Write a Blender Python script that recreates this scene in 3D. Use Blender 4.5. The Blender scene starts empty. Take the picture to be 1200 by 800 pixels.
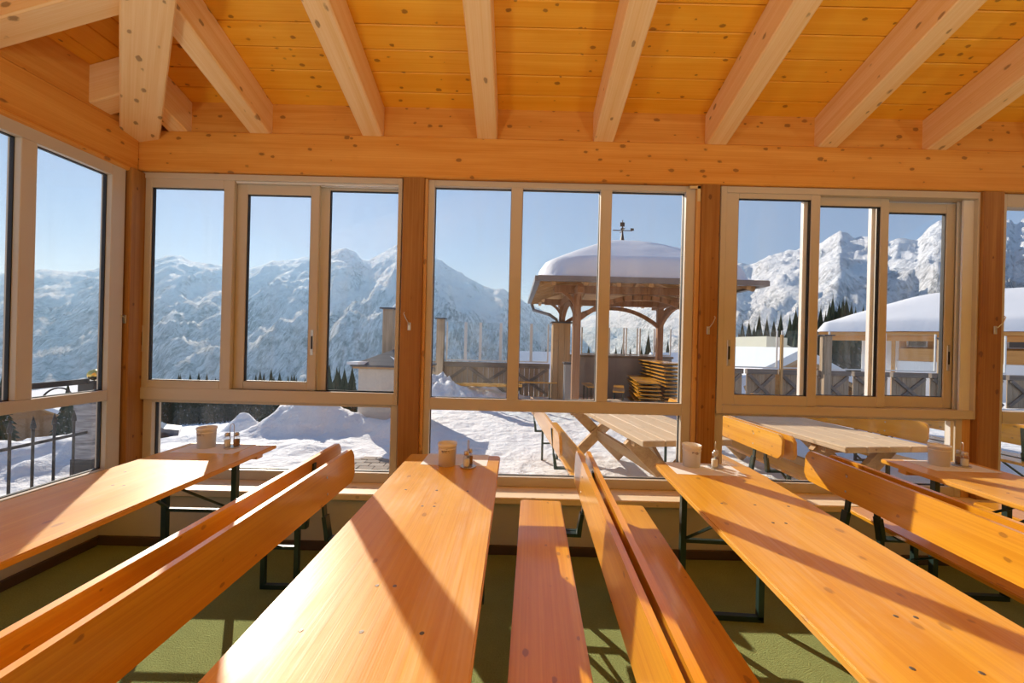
import bpy, bmesh, math, random
from mathutils import Vector, Matrix, noise
random.seed(7)
R = math.radians
S = bpy.context.scene
COL = S.collection

# ------------------------------------------------------------------ helpers
def tag(o, label=None, cat=None, group=None, kind=None):
    if label: o['label'] = label
    if cat: o['category'] = cat
    if group: o['group'] = group
    if kind: o['kind'] = kind
    return o

def empty(name, loc=(0, 0, 0), rz=0.0, label=None, cat=None, group=None, kind=None):
    o = bpy.data.objects.new(name, None)
    COL.objects.link(o)
    o.empty_display_size = .1
    o.location = loc
    o.rotation_euler = (0, 0, rz)
    return tag(o, label, cat, group, kind)

class MB:
    """collects shapes; build() links them as ONE mesh object"""
    def __init__(s):
        s.bm = bmesh.new()
    def _add(s, verts, faces, M=None):
        vs = [s.bm.verts.new(M @ Vector(v) if M else v) for v in verts]
        out = []
        for f in faces:
            try: out.append(s.bm.faces.new([vs[i] for i in f]))
            except ValueError: pass
        return vs, out
    def box(s, x0, x1, y0, y1, z0, z1, bev=0.0, M=None, seg=1):
        v = [(x, y, z) for x in (x0, x1) for y in (y0, y1) for z in (z0, z1)]
        f = [(0, 1, 3, 2), (4, 6, 7, 5), (0, 4, 5, 1), (2, 3, 7, 6), (0, 2, 6, 4), (1, 5, 7, 3)]
        vs, fs = s._add(v, f, M)
        if bev > 0:
            es = list({e for fc in fs for e in fc.edges})
            bmesh.ops.bevel(s.bm, geom=es, offset=bev, segments=seg, affect='EDGES', profile=.5)
        return s
    def obox(s, c, ax, ay, az, bev=0.0):
        """oriented box: centre c, half-extent vectors"""
        c, ax, ay, az = map(Vector, (c, ax, ay, az))
        v = [c + i * ax + j * ay + k * az for i in (-1, 1) for j in (-1, 1) for k in (-1, 1)]
        f = [(0, 1, 3, 2), (4, 6, 7, 5), (0, 4, 5, 1), (2, 3, 7, 6), (0, 2, 6, 4), (1, 5, 7, 3)]
        vs, fs = s._add(v, f)
        if bev > 0:
            es = list({e for fc in fs for e in fc.edges})
            bmesh.ops.bevel(s.bm, geom=es, offset=bev, segments=1, affect='EDGES')
        return s
    def bar(s, a, b, w, t, up=(0, 0, 1), bev=0.0):
        """rectangular bar a->b, w across (sideways), t along up"""
        a, b = Vector(a), Vector(b)
        d = (b - a); L = d.length; d.normalize()
        up = Vector(up); sd = d.cross(up)
        if sd.length < 1e-5: sd = d.cross(Vector((1, 0, 0)))
        sd.normalize(); u2 = sd.cross(d).normalized()
        return s.obox((a + b) / 2, d * L / 2, sd * w / 2, u2 * t / 2, bev)
    def tube(s, pts, r, n=8, cap=True):
        pts = [Vector(p) for p in pts]
        rs = r if isinstance(r, (list, tuple)) else [r] * len(pts)
        rings = []
        prev = None
        for i, p in enumerate(pts):
            d = (pts[min(i + 1, len(pts) - 1)] - pts[max(i - 1, 0)]).normalized()
            if prev is None:
                a = d.cross(Vector((0, 0, 1)))
                if a.length < 1e-3: a = d.cross(Vector((1, 0, 0)))
            else:
                a = prev - d * prev.dot(d)
            a.normalize(); prev = a
            b = d.cross(a)
            rings.append([s.bm.verts.new(p + (a * math.cos(2 * math.pi * k / n) + b * math.sin(2 * math.pi * k / n)) * rs[i]) for k in range(n)])
        for A, B in zip(rings, rings[1:]):
            for k in range(n):
                s.bm.faces.new((A[k], A[(k + 1) % n], B[(k + 1) % n], B[k]))
        if cap:
            s.bm.faces.new(rings[0][::-1]); s.bm.faces.new(rings[-1])
        return s
    def lathe(s, prof, n=24, c=(0, 0, 0)):
        c = Vector(c)
        rings = []
        for r, z in prof:
            rings.append([s.bm.verts.new(c + Vector((r * math.cos(2 * math.pi * k / n), r * math.sin(2 * math.pi * k / n), z))) for k in range(n)])
        for A, B in zip(rings, rings[1:]):
            for k in range(n):
                s.bm.faces.new((A[k], A[(k + 1) % n], B[(k + 1) % n], B[k]))
        if prof[0][0] > 1e-6: s.bm.faces.new(rings[0][::-1])
        if prof[-1][0] > 1e-6: s.bm.faces.new(rings[-1])
        return s
    def prism(s, poly, a, b):
        """poly: 2-D list mapped by a(p)->3-D and b(p)->3-D for the two caps"""
        A = [s.bm.verts.new(a(p)) for p in poly]; B = [s.bm.verts.new(b(p)) for p in poly]
        n = len(poly)
        s.bm.faces.new(A[::-1]); s.bm.faces.new(B)
        for k in range(n): s.bm.faces.new((A[k], A[(k + 1) % n], B[(k + 1) % n], B[k]))
        return s
    def build(s, name, mat, parent=None, smooth=False, loc=None, rot=None, world=False, cat=None, label=None, group=None, kind=None):
        bm = s.bm
        bmesh.ops.recalc_face_normals(bm, faces=bm.faces)
        if world and parent is not None:
            p = parent
            off = Vector((0, 0, 0))
            while p is not None:
                off += p.location; p = p.parent
            bmesh.ops.translate(bm, verts=bm.verts, vec=-off)
        me = bpy.data.meshes.new(name)
        bm.to_mesh(me); bm.free()
        if mat: me.materials.append(mat)
        if smooth:
            for p in me.polygons: p.use_smooth = True
        o = bpy.data.objects.new(name, me)
        COL.objects.link(o)
        if parent: o.parent = parent
        if loc: o.location = loc
        if rot: o.rotation_euler = rot
        return tag(o, label, cat, group, kind)

def kids(o):
    return [c for c in o.children]

def copy_tree(o, parent=None, loc=None, rz=None, label=None, group=None):
    c = o.copy(); COL.objects.link(c); c.parent = parent
    if loc is not None: c.location = loc
    if rz is not None: c.rotation_euler = (0, 0, rz)
    if label: c['label'] = label
    if group: c['group'] = group
    for ch in kids(o): copy_tree(ch, c)
    return c

# ------------------------------------------------------------------ materials
class NT:
    def __init__(s, name):
        s.m = bpy.data.materials.new(name); s.m.use_nodes = True
        s.t = s.m.node_tree; s.t.nodes.clear()
        s.out = s.t.nodes.new('ShaderNodeOutputMaterial')
    def n(s, typ, **kw):
        d = s.t.nodes.new(typ)
        for k, v in kw.items():
            if k.startswith('i_'):
                key = k[2:]; key = int(key) if key.isdigit() else key.replace('_', ' ')
                d.inputs[key].default_value = v
            else: setattr(d, k, v)
        return d
    def l(s, a, b): s.t.links.new(a, b)
    def math(s, op, a, b=None, clamp=False):
        d = s.n('ShaderNodeMath', operation=op, use_clamp=clamp)
        for i, v in enumerate((a, b)):
            if v is None: continue
            if isinstance(v, (int, float)): d.inputs[i].default_value = v
            else: s.l(v, d.inputs[i])
        return d.outputs[0]
    def mix(s, fac, a, b, blend='MIX'):
        d = s.n('ShaderNodeMix', data_type='RGBA', blend_type=blend)
        for i, v in ((0, fac), (6, a), (7, b)):
            if isinstance(v, (int, float)): d.inputs[i].default_value = v
            elif isinstance(v, (tuple, list)): d.inputs[i].default_value = (*v[:3], 1)
            else: s.l(v, d.inputs[i])
        return d.outputs[2]
    def ramp(s, fac, stops):
        d = s.n('ShaderNodeValToRGB')
        e = d.color_ramp.elements
        while len(e) < len(stops): e.new(.5)
        for x, (p, c) in zip(e, stops):
            x.position = p; x.color = (*c, 1) if isinstance(c, (tuple, list)) else (c, c, c, 1)
        s.l(fac, d.inputs[0]); return d.outputs[0]
    def coords(s, scale=(1, 1, 1), rnd=True, kind='Object'):
        tc = s.n('ShaderNodeTexCoord'); v = tc.outputs[kind]
        if rnd:
            oi = s.n('ShaderNodeObjectInfo')
            k = s.math('MULTIPLY', oi.outputs['Random'], 37.0)
            a = s.n('ShaderNodeVectorMath', operation='ADD'); s.l(v, a.inputs[0])
            cb = s.n('ShaderNodeCombineXYZ')
            for i in range(3): s.l(k, cb.inputs[i])
            s.l(cb.outputs[0], a.inputs[1]); v = a.outputs[0]
        m = s.n('ShaderNodeVectorMath', operation='MULTIPLY'); s.l(v, m.inputs[0]); m.inputs[1].default_value = scale
        return m.outputs[0]
    def noise(s, vec, scale, detail=3, rough=.5, dist=0.0):
        d = s.n('ShaderNodeTexNoise'); s.l(vec, d.inputs['Vector'])
        d.inputs['Scale'].default_value = scale; d.inputs['Detail'].default_value = detail
        d.inputs['Roughness'].default_value = rough; d.inputs['Distortion'].default_value = dist
        return d
    def bsdf(s, col, rough=.5, spec=.5, metal=0.0, coat=0.0, coat_r=.1, bump=None, bstr=.2, bdist=.01, **kw):
        d = s.n('ShaderNodeBsdfPrincipled')
        if isinstance(col, (tuple, list)): d.inputs['Base Color'].default_value = (*col[:3], 1)
        else: s.l(col, d.inputs['Base Color'])
        if isinstance(rough, (int, float)): d.inputs['Roughness'].default_value = rough
        else: s.l(rough, d.inputs['Roughness'])
        d.inputs['Specular IOR Level'].default_value = spec
        d.inputs['Metallic'].default_value = metal
        d.inputs['Coat Weight'].default_value = coat; d.inputs['Coat Roughness'].default_value = coat_r
        if bump is not None:
            b = s.n('ShaderNodeBump'); b.inputs['Strength'].default_value = bstr; b.inputs['Distance'].default_value = bdist
            s.l(bump, b.inputs['Height']); s.l(b.outputs[0], d.inputs['Normal'])
        s.l(d.outputs[0], s.out.inputs['Surface'])
        s.b = d
        return d

def wood(name, light, dark, axis=0, rough=.5, coat=0.0, knots=1.0, knot_col=(.075, .026, .010), island=False, scuff=0.0, spec=.4, coat_r=.14, kn=(1.5, 7.0), streak=.5, knot_cut=.35):
    t = NT(name)
    sl = [9.0] * 3; sl[axis] = .55
    v = t.coords(sl)
    if island:
        g = t.n('ShaderNodeNewGeometry')
        k = t.math('MULTIPLY', g.outputs['Random Per Island'], 91.0)
        a = t.n('ShaderNodeVectorMath', operation='ADD'); t.l(v, a.inputs[0])
        cb = t.n('ShaderNodeCombineXYZ'); [t.l(k, cb.inputs[i]) for i in range(3)]
        t.l(cb.outputs[0], a.inputs[1]); v = a.outputs[0]
    n1 = t.noise(v, 1.2, 5, .6, .8)
    sf = [1.0] * 3; sf[axis] = .06
    fm = t.n('ShaderNodeVectorMath', operation='MULTIPLY'); t.l(v, fm.inputs[0]); fm.inputs[1].default_value = sf
    n2 = t.noise(fm.outputs[0], 14.0, 3, .6, .3)
    g1 = t.math('ADD', t.math('MULTIPLY', n1.outputs[0], .7), t.math('MULTIPLY', n2.outputs[0], streak))
    col = t.ramp(g1, [(.40, light), (.72, dark)])
    if island:
        col = t.mix(t.math('MULTIPLY', g.outputs['Random Per Island'], .30), col, dark)
    if knots:
        ks = [kn[1] * 2.1] * 3; ks[axis] = kn[1] * 1.25
        kv = t.coords(ks)
        if island:
            a2 = t.n('ShaderNodeVectorMath', operation='ADD'); t.l(kv, a2.inputs[0]); t.l(cb.outputs[0], a2.inputs[1]); kv = a2.outputs[0]
        wn = t.n('ShaderNodeTexNoise'); t.l(kv, wn.inputs['Vector']); wn.inputs['Scale'].default_value = 5.0
        wa = t.n('ShaderNodeVectorMath', operation='MULTIPLY_ADD'); t.l(wn.outputs['Color'], wa.inputs[0]); wa.inputs[1].default_value = (.16, .16, .16); t.l(kv, wa.inputs[2])
        vo = t.n('ShaderNodeTexVoronoi', feature='F1'); t.l(wa.outputs[0], vo.inputs['Vector']); vo.inputs['Scale'].default_value = 1.0
        sep = t.n('ShaderNodeSeparateColor'); t.l(vo.outputs['Color'], sep.inputs[0])
        rad = t.math('ADD', t.math('MULTIPLY', sep.outputs[0], .15), .09)
        kmask = t.math('SUBTRACT', 1.0, t.math('DIVIDE', vo.outputs['Distance'], rad), clamp=True)
        kmask = t.math('MULTIPLY', t.math('MULTIPLY', kmask, 3.0, clamp=True), t.math('GREATER_THAN', sep.outputs[1], knot_cut))
        col = t.mix(t.math('MULTIPLY', kmask, .85 * knots), col, knot_col)
        halo = t.math('MULTIPLY', t.math('SUBTRACT', 1.0, t.math('DIVIDE', vo.outputs['Distance'], t.math('MULTIPLY', rad, 2.6)), clamp=True), t.math('GREATER_THAN', sep.outputs[1], knot_cut))
        col = t.mix(t.math('MULTIPLY', halo, .35 * knots), col, dark)
    r = rough
    if scuff:
        sv = [2.2] * 3; sv[axis] = .9
        sn = t.noise(t.coords(sv), 1.6, 5, .65, .4)
        f2 = [60.0] * 3; f2[axis] = 2.0
        s2 = t.noise(t.coords(f2), 1.0, 2, .5)
        sm = t.math('MULTIPLY', t.ramp(sn.outputs[0], [(.46, 0.0), (.68, 1.0)]), t.ramp(s2.outputs[0], [(.40, .25), (.62, 1.0)]))
        col = t.mix(t.math('MULTIPLY', sm, scuff), col, (.74, .60, .44))
        r = t.math('ADD', t.math('MULTIPLY', sm, .22), rough)
    t.bsdf(col, r, spec, coat=coat, coat_r=coat_r, bump=n2.outputs[0], bstr=.12, bdist=.004)
    return t.m

def plain(name, col, rough=.5, metal=0.0, spec=.5, var=.06, scale=8.0, bump=0.0, coat=0.0):
    t = NT(name)
    n = t.noise(t.coords(), scale, 4, .6)
    c = t.mix(n.outputs[0], tuple(x * (1 - var) for x in col), tuple(min(1, x * (1 + var)) for x in col))
    t.bsdf(c, rough, spec, metal, coat=coat, bump=n.outputs[0] if bump else None, bstr=bump, bdist=.01)
    return t.m

def glass_mat(name, tint=(1, 1, 1), f0=.025, dirt=0.0):
    t = NT(name)
    lw = t.n('ShaderNodeLayerWeight'); lw.inputs[0].default_value = .5
    p = t.math('POWER', lw.outputs['Facing'], 5.0)
    f = t.math('ADD', t.math('MULTIPLY', p, .9), f0, clamp=True)
    tr = t.n('ShaderNodeBsdfTransparent'); tr.inputs[0].default_value = (*tint, 1)
    gl = t.n('ShaderNodeBsdfGlossy'); gl.inputs['Roughness'].default_value = 0.0
    mx = t.n('ShaderNodeMixShader'); t.l(f, mx.inputs[0]); t.l(tr.outputs[0], mx.inputs[1]); t.l(gl.outputs[0], mx.inputs[2])
    last = mx.outputs[0]
    if dirt:
        df = t.n('ShaderNodeBsdfDiffuse'); df.inputs[0].default_value = (.9, .9, .9, 1)
        tl = t.n('ShaderNodeBsdfTranslucent'); tl.inputs[0].default_value = (.9, .9, .9, 1)
        ad = t.n('ShaderNodeMixShader'); ad.inputs[0].default_value = .5
        t.l(df.outputs[0], ad.inputs[1]); t.l(tl.outputs[0], ad.inputs[2])
        nn = t.noise(t.coords((6, 6, .8)), 1.0, 4, .6)
        m2 = t.n('ShaderNodeMixShader'); t.l(t.math('MULTIPLY', t.ramp(nn.outputs[0], [(.45, .0), (.75, 1.0)]), dirt), m2.inputs[0])
        t.l(last, m2.inputs[1]); t.l(ad.outputs[0], m2.inputs[2]); last = m2.outputs[0]
    t.l(last, t.out.inputs['Surface'])
    return t.m

M = {}
M['beam'] = wood('spruce_beam', (.80, .40, .085), (.66, .27, .035), 0, .55, knots=.9, kn=(1.6, 6.5))
M['rafter'] = wood('spruce_rafter', (.92, .68, .38), (.82, .52, .21), 0, .55, knots=.9, kn=(1.3, 6.0))
M['plank'] = wood('spruce_plank', (.94, .52, .05), (.84, .38, .016), 0, .5, knots=.95, island=True, kn=(1.7, 7.5))
M['post'] = wood('spruce_post', (.44, .22, .055), (.29, .115, .02), 2, .5, knots=.9, kn=(1.5, 7.0))
M['batten'] = wood('pale_batten', (.74, .46, .19), (.60, .31, .10), 2, .55, knots=.6)
M['sillwood'] = wood('sill_wood', (.88, .75, .55), (.78, .62, .40), 0, .5, knots=.4)
M['varn'] = wood('varnished_spruce', (.84, .43, .03), (.68, .29, .012), 1, .34, coat=.7, knot_cut=.6, knots=.75, knot_col=(.16, .05, .012), kn=(1.3, 9.0), spec=.5)
M['table'] = wood('varnished_tabletop', (.78, .43, .045), (.64, .30, .02), 1, .40, coat=.28, knot_cut=.68, coat_r=.20, knots=.6, knot_col=(.15, .05, .012), kn=(1.1, 7.0), spec=.28, scuff=.35)
M['grey_wood'] = wood('weathered_wood', (.56, .44, .31), (.34, .24, .15), 2, .8, knots=.5)
M['grey_rail'] = wood('weathered_rail', (.30, .25, .21), (.17, .14, .115), 0, .8, knots=.3)
M['old_plank'] = wood('worn_picnic_wood', (.86, .77, .62), (.56, .42, .27), 1, .75, knots=.6, streak=.9)
M['old_beam'] = wood('picnic_leg_wood', (.62, .42, .22), (.42, .24, .10), 1, .7, knots=.5)
M['gazebo'] = wood('gazebo_timber', (.42, .22, .11), (.27, .125, .06), 2, .7, knots=.5)
M['gazebo_deck'] = wood('gazebo_boards', (.62, .40, .20), (.44, .25, .11), 0, .7, knots=.5)
M['clad'] = wood('clad_boards', (.62, .40, .20), (.44, .25, .11), 2, .7, knots=.6)
M['chalet'] = wood('chalet_boards', (.50, .28, .13), (.33, .16, .07), 0, .8, knots=.2)
M['house_wood'] = wood('balcony_wood', (.64, .33, .10), (.48, .21, .055), 0, .7, knots=.2)
M['frame'] = plain('tan_frame', (.57, .505, .405), .42, var=.03, scale=3)
M['gasket'] = plain('black_gasket', (.012, .012, .014), .6)
M['alu'] = plain('white_aluminium', (.74, .73, .70), .35, var=.03)
M['steel'] = plain('galvanised_steel', (.62, .61, .58), .35, metal=.85)
M['screw'] = plain('dull_screw', (.20, .18, .15), .5, metal=.6)
M['green_steel'] = plain('dark_green_steel', (.018, .042, .036), .4, var=.15)
M['black_steel'] = plain('black_iron', (.018, .017, .018), .45, var=.2)
M['brass'] = plain('gold_brass', (.85, .60, .16), .2, metal=1.0)
M['plaster'] = plain('beige_plaster', (.60, .55, .45), .85, var=.04, bump=.05, scale=60)
M['skirting'] = plain('dark_skirting', (.085, .05, .03), .6)
M['bucket'] = plain('cream_card', (.80, .785, .75), .6, var=.03)
M['ink'] = plain('brown_ink', (.16, .09, .05), .7)
M['paper'] = plain('paper_mat', (.80, .80, .80), .8, var=.04)
M['salt'] = plain('white_salt', (.85, .84, .80), .9)
M['pepper'] = plain('brown_spice', (.30, .15, .05), .9, var=.3, scale=200)
M['slate'] = plain('dark_slate', (.07, .072, .085), .6, var=.25, scale=12)
M['render'] = plain('rough_render', (.62, .58, .52), .95, var=.14, scale=30, bump=.6)
M['concrete'] = plain('grey_concrete', (.34, .31, .29), .9, var=.1, scale=6)
M['palewall'] = plain('pale_wall', (.60, .57, .47), .9, var=.05)
M['white'] = plain('white_wall', (.80, .80, .80), .9, var=.03)
M['tin'] = plain('grey_gutter', (.22, .21, .21), .45, metal=.6)
M['dark_glass'] = plain('window_dark', (.10, .12, .14), .1, spec=.8)
M['car'] = plain('dark_car_paint', (.05, .055, .075), .25, coat=.6)
M['glass'] = glass_mat('window_glass', dirt=.03)
M['screen'] = glass_mat('screen_glass', (.95, .98, .985), dirt=.04)
M['jar'] = glass_mat('jar_glass', (.93, .94, .93), f0=.06)

def snow_mat(name, scale, bstr, dist, dirty=0.0):
    t = NT(name)
    v = t.coords(rnd=False)
    n = t.noise(v, scale, 8, .62)
    n2 = t.noise(v, scale * .22, 3, .5)
    c = t.mix(n2.outputs[0], (.77, .785, .81), (.83, .835, .85))
    if dirty:
        c = t.mix(t.math('MULTIPLY', t.ramp(n.outputs[0], [(.25, 1.0), (.42, 0.0)]), dirty), c, (.55, .52, .48))
    t.bsdf(c, .75, .3, bump=n.outputs[0], bstr=bstr, bdist=dist)
    return t.m
M['snow'] = snow_mat('trodden_snow', 5.0, .9, .09, .25)
M['roof_snow'] = snow_mat('roof_snow', 3.0, .25, .05)

def carpet_mat():
    t = NT('green_turf')
    v = t.coords(rnd=False)
    n = t.noise(v, 140, 3, .7); n2 = t.noise(v, 9, 4, .6)
    c = t.mix(n.outputs[0], (.20, .24, .08), (.58, .68, .27))
    c = t.mix(t.math('MULTIPLY', n2.outputs[0], .4), c, (.20, .20, .07))
    t.bsdf(c, .95, .1, bump=n.outputs[0], bstr=1.0, bdist=.012)
    return t.m
M['turf'] = carpet_mat()

def paving_mat():
    t = NT('brown_paving')
    n = t.noise(t.coords(rnd=False), 12, 5, .6)
    g = t.n('ShaderNodeNewGeometry')
    c = t.mix(g.outputs['Random Per Island'], (.26, .21, .17), (.40, .34, .28))
    c = t.mix(t.math('MULTIPLY', n.outputs[0], .4), c, (.20, .17, .15))
    t.bsdf(c, .85, .3, bump=n.outputs[0], bstr=.3)
    return t.m
M['paving'] = paving_mat()

def stone_pillar_mat():
    t = NT('layered_stone')
    v = t.coords((4, 4, 34), rnd=False)
    n = t.noise(v, 1.0, 4, .6)
    c = t.ramp(n.outputs[0], [(.30, (.16, .16, .17)), (.55, (.42, .42, .44)), (.75, (.66, .66, .68))])
    t.bsdf(c, .8, .3, bump=n.outputs[0], bstr=.8, bdist=.03)
    return t.m
M['stone'] = stone_pillar_mat()

def conifer_mat():
    t = NT('conifer_needles')
    v = t.coords((3, 3, 3))
    n = t.noise(v, 1.0, 4, .6)
    c = t.mix(n.outputs[0], (.018, .030, .020), (.050, .068, .040))
    n3 = t.noise(v, .9, 3, .6)
    g = t.n('ShaderNodeNewGeometry'); sp = t.n('ShaderNodeSeparateXYZ'); t.l(g.outputs['Normal'], sp.inputs[0])
    m = t.math('MULTIPLY', t.math('GREATER_THAN', sp.outputs[2], .25), t.ramp(n3.outputs[0], [(.60, 0.0), (.70, 1.0)]))
    c = t.mix(t.math('MULTIPLY', m, .55), c, (.80, .83, .88))
    t.bsdf(c, .9, .2)
    return t.m
M['needles'] = conifer_mat()
M['bark'] = plain('bark', (.09, .06, .04), .9, var=.3)

def mountain_mat():
    t = NT('alpine_snow_rock')
    tc = t.n('ShaderNodeTexCoord'); v = tc.outputs['Object']
    g = t.n('ShaderNodeNewGeometry'); sp = t.n('ShaderNodeSeparateXYZ'); t.l(g.outputs['Normal'], sp.inputs[0])
    px = t.n('ShaderNodeSeparateXYZ'); t.l(v, px.inputs[0])
    def sc(s3):
        m = t.n('ShaderNodeVectorMath', operation='MULTIPLY'); t.l(v, m.inputs[0]); m.inputs[1].default_value = s3; return m.outputs[0]
    n1 = t.noise(sc((.012, .012, .012)), 1.0, 9, .70)
    n2 = t.noise(sc((.13, .035, .022)), 1.0, 5, .7)
    n3 = t.noise(sc((.0045, .0045, .0025)), 1.0, 4, .6)
    snow = t.mix(n1.outputs[0], (.82, .85, .90), (.92, .93, .95))
    rk = t.math('ADD', t.math('MULTIPLY', sp.outputs[2], -1.0), t.math('MULTIPLY', n1.outputs[0], 1.5))
    rmask = t.ramp(rk, [(.0, 0.0), (.14, 1.0)])
    rmask = t.math('MULTIPLY', rmask, t.ramp(n2.outputs[0], [(.42, 0.0), (.64, 1.0)]))
    c = t.mix(t.math('MULTIPLY', rmask, .78), snow, (.19, .195, .21))
    # woods on the lower flanks: streaks and specks that thin out upwards
    alt = t.math('ADD', t.math('DIVIDE', px.outputs[2], 420.0), t.math('MULTIPLY', t.math('SUBTRACT', n3.outputs[0], .5), 2.6))
    dens = t.ramp(alt, [(.0, 1.0), (.50, 0.0)])
    fm = t.math('MULTIPLY', dens, t.ramp(t.math('ADD', t.math('MULTIPLY', n2.outputs[0], .8), t.math('MULTIPLY', n1.outputs[0], .3)), [(.46, 0.0), (.68, 1.0)]))
    c = t.mix(t.math('MULTIPLY', fm, .8), c, (.05, .062, .060))
    t.bsdf(c, .9, .1, bump=n1.outputs[0], bstr=1.0, bdist=38.0)
    return t.m
M['mountain'] = mountain_mat()

# ------------------------------------------------------------------ room shell
CAMH = 1.52
SL = .31                      # roof slope
XW, YW = -2.86, 2.95          # inner faces of the two wall beams
mb = MB(); mb.box(-3.0, 9.0, -6.0, 2.84, -.10, 0.0); mb.build('floor', M['turf'], kind='structure')
mb = MB(); mb.box(-3.1, 9.0, 2.82, 3.12, -.1, .372); mb.build('wall_front', M['plaster'], kind='structure')
mb = MB(); mb.box(-3.12, -2.96, -6.0, 2.82, -.1, .45); mb.build('wall_left', M['plaster'], kind='structure')
mb = MB(); mb.box(-3.1, 9.0, -6.2, -6.0, -.1, 3.4); mb.build('wall_back', M['plaster'], kind='structure')
mb = MB(); mb.box(9.0, 9.2, -6.2, 3.12, -.1, 3.4); mb.build('wall_right', M['plaster'], kind='structure')
mb = MB(); mb.box(-2.96, 9.0, 2.80, 2.82, 0, .065, .004); mb.build('baseboard_front', M['skirting'], kind='structure')
mb = MB(); mb.box(-2.96, -2.94, -6.0, 2.80, 0, .065, .004); mb.build('baseboard_left', M['skirting'], kind='structure')
mb = MB(); mb.box(-2.86, 9.0, 2.775, 3.02, .372, .420, .006); mb.build('trim_1', M['sillwood'], kind='structure', label='pale wooden window sill board along the front wall', cat='window sill')
mb = MB(); mb.box(-6.0, 2.80, -.17, .10, .45, .49, .006); mb.build('trim_2', M['sillwood'], loc=(-2.96, 0, 0), rot=(0, 0, R(90)), kind='structure', label='wooden window sill board along the left wall', cat='window sill')

def along(name, mat, a, b, w, h, label, cat, group=None, bev=.008, kind=None):
    """a squared timber with its local x along a->b; a, b lie on the underside's centre line"""
    a, b = Vector(a), Vector(b)
    d = b - a; L = d.length
    xx = d.normalized(); yy = Vector((0, 0, 1)).cross(xx).normalized(); zz = xx.cross(yy)
    m = MB(); m.box(0, L, -w / 2, w / 2, 0, h, bev)
    o = m.build(name, mat, label=label, cat=cat, group=group, kind=kind)
    o.matrix_world = Matrix((xx, yy, zz)).transposed().to_4x4(); o.location = a
    return o

along('wall_beam', M['beam'], (-3.06, 3.05, 2.745), (9.2, 3.05, 2.745), .20, .305, 'long knotty spruce beam across the top of the front windows', 'beam')
along('wall_beam', M['beam'], (-2.96, -6.0, 2.735), (-2.96, 2.95, 2.735), .20, .29, 'knotty spruce beam over the windows of the left wall', 'beam')
mb = MB(); mb.tube([(0, 0, 0), (8.9, 0, 0)], .024, 10)
mb.build('trim_3', M['beam'], loc=(-2.872, -6.0, 2.728), rot=(0, 0, R(90)), kind='structure', label='rounded timber moulding under the left wall beam', cat='moulding')
# blocking boards between the rafters, set back behind the beam's face
mb = MB(); mb.box(0, 12.0, 0, .03, 0, .33)
mb.build('trim_4', M['beam'], loc=(-2.95, 2.99, 3.04), kind='structure')
mb = MB(); mb.box(0, 8.9, -.03, 0, 0, .33)
mb.build('trim_5', M['beam'], loc=(-2.90, -5.95, 3.02), rot=(0, 0, R(90)), kind='structure')

# planked ceiling: front slope, left slope (cut along the hip), back slope
ZC = 3.30
def slope_planks(name, n, w, xfun, loc, rz, start=0.0):
    m = MB()
    th = .02; ca = 1 / math.sqrt(1 + SL * SL)
    for k in range(n):
        s0, s1 = start + k * w + .0025, start + (k + 1) * w - .0025
        (xa0, xb0), (xa1, xb1) = xfun(s0), xfun(s1)
        if xb0 - xa0 < .05 or xb1 - xa1 < .02: continue
        lo = [(xa0, -s0, s0 * SL), (xb0, -s0, s0 * SL), (xb1, -s1, s1 * SL), (xa1, -s1, s1 * SL)]
        ch = .004
        up = [(x, y, z + th) for x, y, z in lo]
        vs, fs = m._add(lo + up, [(0, 1, 2, 3), (7, 6, 5, 4), (0, 4, 5, 1), (1, 5, 6, 2), (2, 6, 7, 3), (3, 7, 4, 0)])
        es = [e for e in fs[0].edges]
        bmesh.ops.bevel(m.bm, geom=es, offset=ch, segments=1, affect='EDGES')
    # tight cover boards over the joints
    s0, s1 = start, start + n * w
    (xa0, xb0), (xa1, xb1) = xfun(s0), xfun(s1)
    m._add([(xa0, -s0, s0 * SL + .021), (xb0, -s0, s0 * SL + .021), (xb1, -s1, s1 * SL + .021), (xa1, -s1, s1 * SL + .021),
            (xa0, -s0, s0 * SL + .06), (xb0, -s0, s0 * SL + .06), (xb1, -s1, s1 * SL + .06), (xa1, -s1, s1 * SL + .06)],
           [(0, 1, 2, 3), (7, 6, 5, 4), (0, 4, 5, 1), (1, 5, 6, 2), (2, 6, 7, 3), (3, 7, 4, 0)])
    return m.build(name, M['plank'], loc=loc, rot=(0, 0, rz), kind='structure')
PW = .148
# local: x along the eave, -y into the room. Corner of the eave lines at (-2.93, 3.02)
slope_planks('ceiling', 31, PW, lambda s: (s, 12.0), (-2.93, 3.02, ZC - .02), 0.0)
# left slope: eave along +Y world; local x runs along -(-Y)...: rotate +90: local x -> world Y, local -y -> world +X
slope_planks('ceiling', 31, PW, lambda s: (-9.0, -s), (-2.93, 3.02, ZC - .02), R(90))
slope_planks('ceiling', 31, PW, lambda s: (-12.0, 0.0), (-2.93, -6.2, ZC - .02), R(180))

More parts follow.
